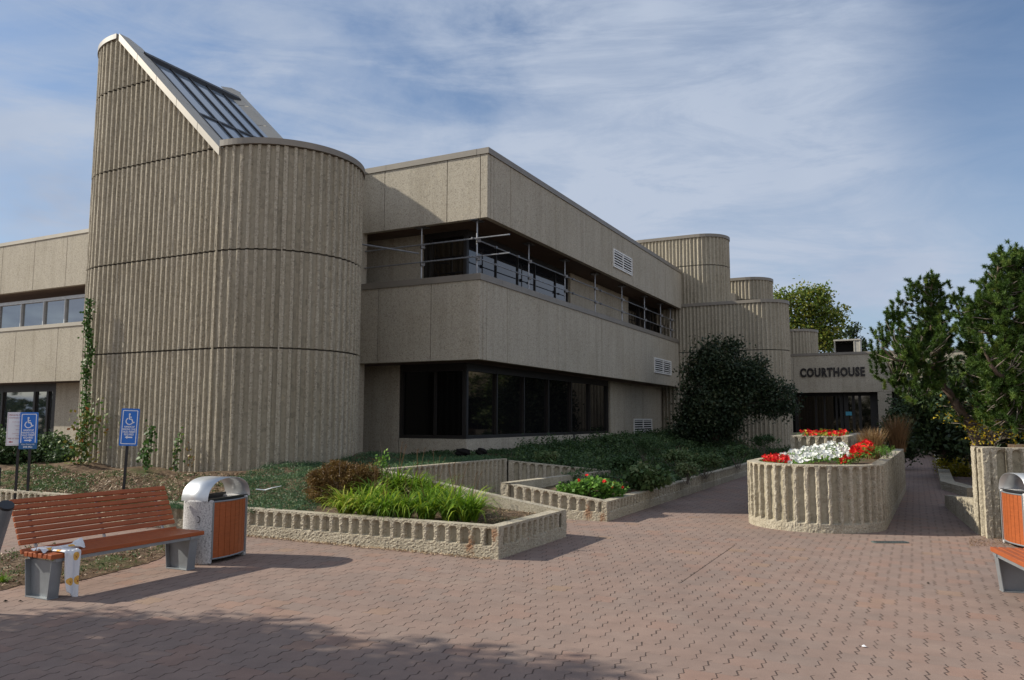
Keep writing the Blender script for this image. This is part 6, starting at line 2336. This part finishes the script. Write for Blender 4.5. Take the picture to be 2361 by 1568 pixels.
# loose sticks, weeds at the planter foot, litter
def small(name, mb, mat, label, cat): return tag(mb.build(name, M[mat]), label, cat)
mb = MB(); pz = np.array(G(590, 1128, .55)); mb.tube([pz, pz + (0.14, .02, -.015), pz + (.26, .0, 0.02), pz + (.40, .05, .05)], [.008, .010, .008, .005], 6)
small('pale_stick', mb, 'sign_white', 'pale bare stick lying on the juniper right of the bin', 'stick')
for lab, u, v in (('small green weed at the foot of the round planter', 1885, 1226), ('tiny weed sprouting at the left foot of the round planter', 1742, 1204), ('tufted pale weed on the paving near the left bench leg', 8, 1345)):
    p_ = G(u, v, 0.0)
    rt = tag(empty('weed_tuft', p_), lab, 'weed')
    blades(rt, p_, 60, .085 if u > 100 else .16, .009, 'lily', int(u), .07 if u > 1800 else .03, .8, name='blades', tone=(.0, .6), lean=.9)
for lab, u, v, mt, s_ in (('white scrap of paper on the paving at lower right', 1992, 1490, 'sign_white', .018), ('dark dead leaf on the paving right of the drain', 2140, 1345, 'black', .02), ('small dark cone on the paving at the left edge', 12, 1386, 'black', .02), ('dark cone beside the left bench leg', 47, 1386, 'black', .016)):
    p_ = np.array(G(u, v, 0.008))
    rg = np.random.default_rng(int(u))
    mb = MB(); k = 7
    V = [(*(p_[:2] + s_ * rg.uniform(.6, 1.3) * np.array((math.cos(6.28 * i / k), math.sin(6.28 * i / k)))), p_[2]) for i in range(k)] + [(*p_[:2], p_[2] + s_ * .7)]
    mb.add(V, [(i, (i + 1) % k, k) for i in range(k)])
    small('paper_scrap' if mt == 'sign_white' else 'dead_leaf' if u > 1000 else 'pine_cone', mb, mt, lab, 'litter')
# dirt and dry grass along the foot of the front wall
edge = []
for i in range(60):
    s_ = i * .085
    edge.append(BA + E2 * (0.15 + s_) - E1 * 0.03)
rg = np.random.default_rng(330)
C = np.array([(*(e + rg.normal(size=2) * .03 - E1 * .03), .008 + rg.uniform(0, .012)) for e in edge for _ in range(16)])
tag(tri_mesh('dry_grass_edge', rot_leaves(C, rg.uniform(.02, .075, len(C)), 1.2, .22, rg), 4, M['litter'], None, rg.uniform(.2, 1, len(C))), 'dry grass clippings gathered along the foot of the front bed wall', 'litter', kind='stuff')
C = []
for i in range(500):
    p = np.array(G(rg.uniform(2235, 2361), rg.uniform(1242, 1262), 0)); C.append((p[0], p[1], .008 + rg.uniform(0, .015)))
C = np.array(C)
tag(tri_mesh('pine_needle_litter', rot_leaves(C, rg.uniform(.02, .06, len(C)), 1.2, .15, rg), 4, M['litter'], None, rg.uniform(0, .6, len(C))), 'rust brown pine needles round the right hand bin', 'litter', kind='stuff')

# tree left of the frame whose dappled shadow crosses the near paving, and far tree line behind the viewer
leafy('street_tree', 'leafy tree outside the left edge that throws the dappled shade on the near paving', 'tree',
      [(np.array((-10.3, 7.1, 4.6)), np.array((1.6, 1.0, .9))), (np.array((-9.0, 6.4, 5.2)), np.array((1.5, 1.0, .8))), (np.array((-10.8, 6.6, 5.2)), np.array((1.6, 1.3, 1.0))), (np.array((-9.6, 5.2, 4.4)), np.array((1.5, 1.1, .9))), (np.array((-8.3, 5.6, 4.9)), np.array((1.2, .7, .5)))],
      (-9.8, 6.0, 0.0), 'tree_far', 680, 22, .17, .13, 401, .14, 70, tone=(0, .5), shell=.35)
rg = np.random.default_rng(402)
bl = [(np.array((x, y, h_ * .5)), np.array((5.5, 5.5, h_ * .55))) for x, y, h_ in [(-66 + rg.uniform(-6, 6), yy, rg.uniform(2, 4.6)) for yy in range(-45, 34, 7)]] + [(np.array((x, -52 + rg.uniform(-4, 4), h_ * .5)), np.array((6, 5, h_ * .55))) for x, h_ in [(xx, rg.uniform(5, 9)) for xx in range(-50, 60, 9)]] + [(np.array((62 + rg.uniform(-4, 4), y, 1.6)), np.array((5, 6, rg.uniform(1.4, 2.6)))) for y in range(-40, 60, 10)]
P, _ = sample_blobs(bl, 5200, rg, .5)
P = np.repeat(P, 7, 0) + rg.normal(size=(5200 * 7, 3)) * .5
P[:, 2] = np.maximum(P[:, 2], .1)
tag(tri_mesh('tree_line', rot_leaves(P, rg.uniform(.4, .9, len(P)), .2, .7, rg), 4, M['conifer_dark'], None, rg.uniform(0, 1, len(P))), 'far belt of trees around the site mirrored in the windows', 'tree line', kind='stuff')
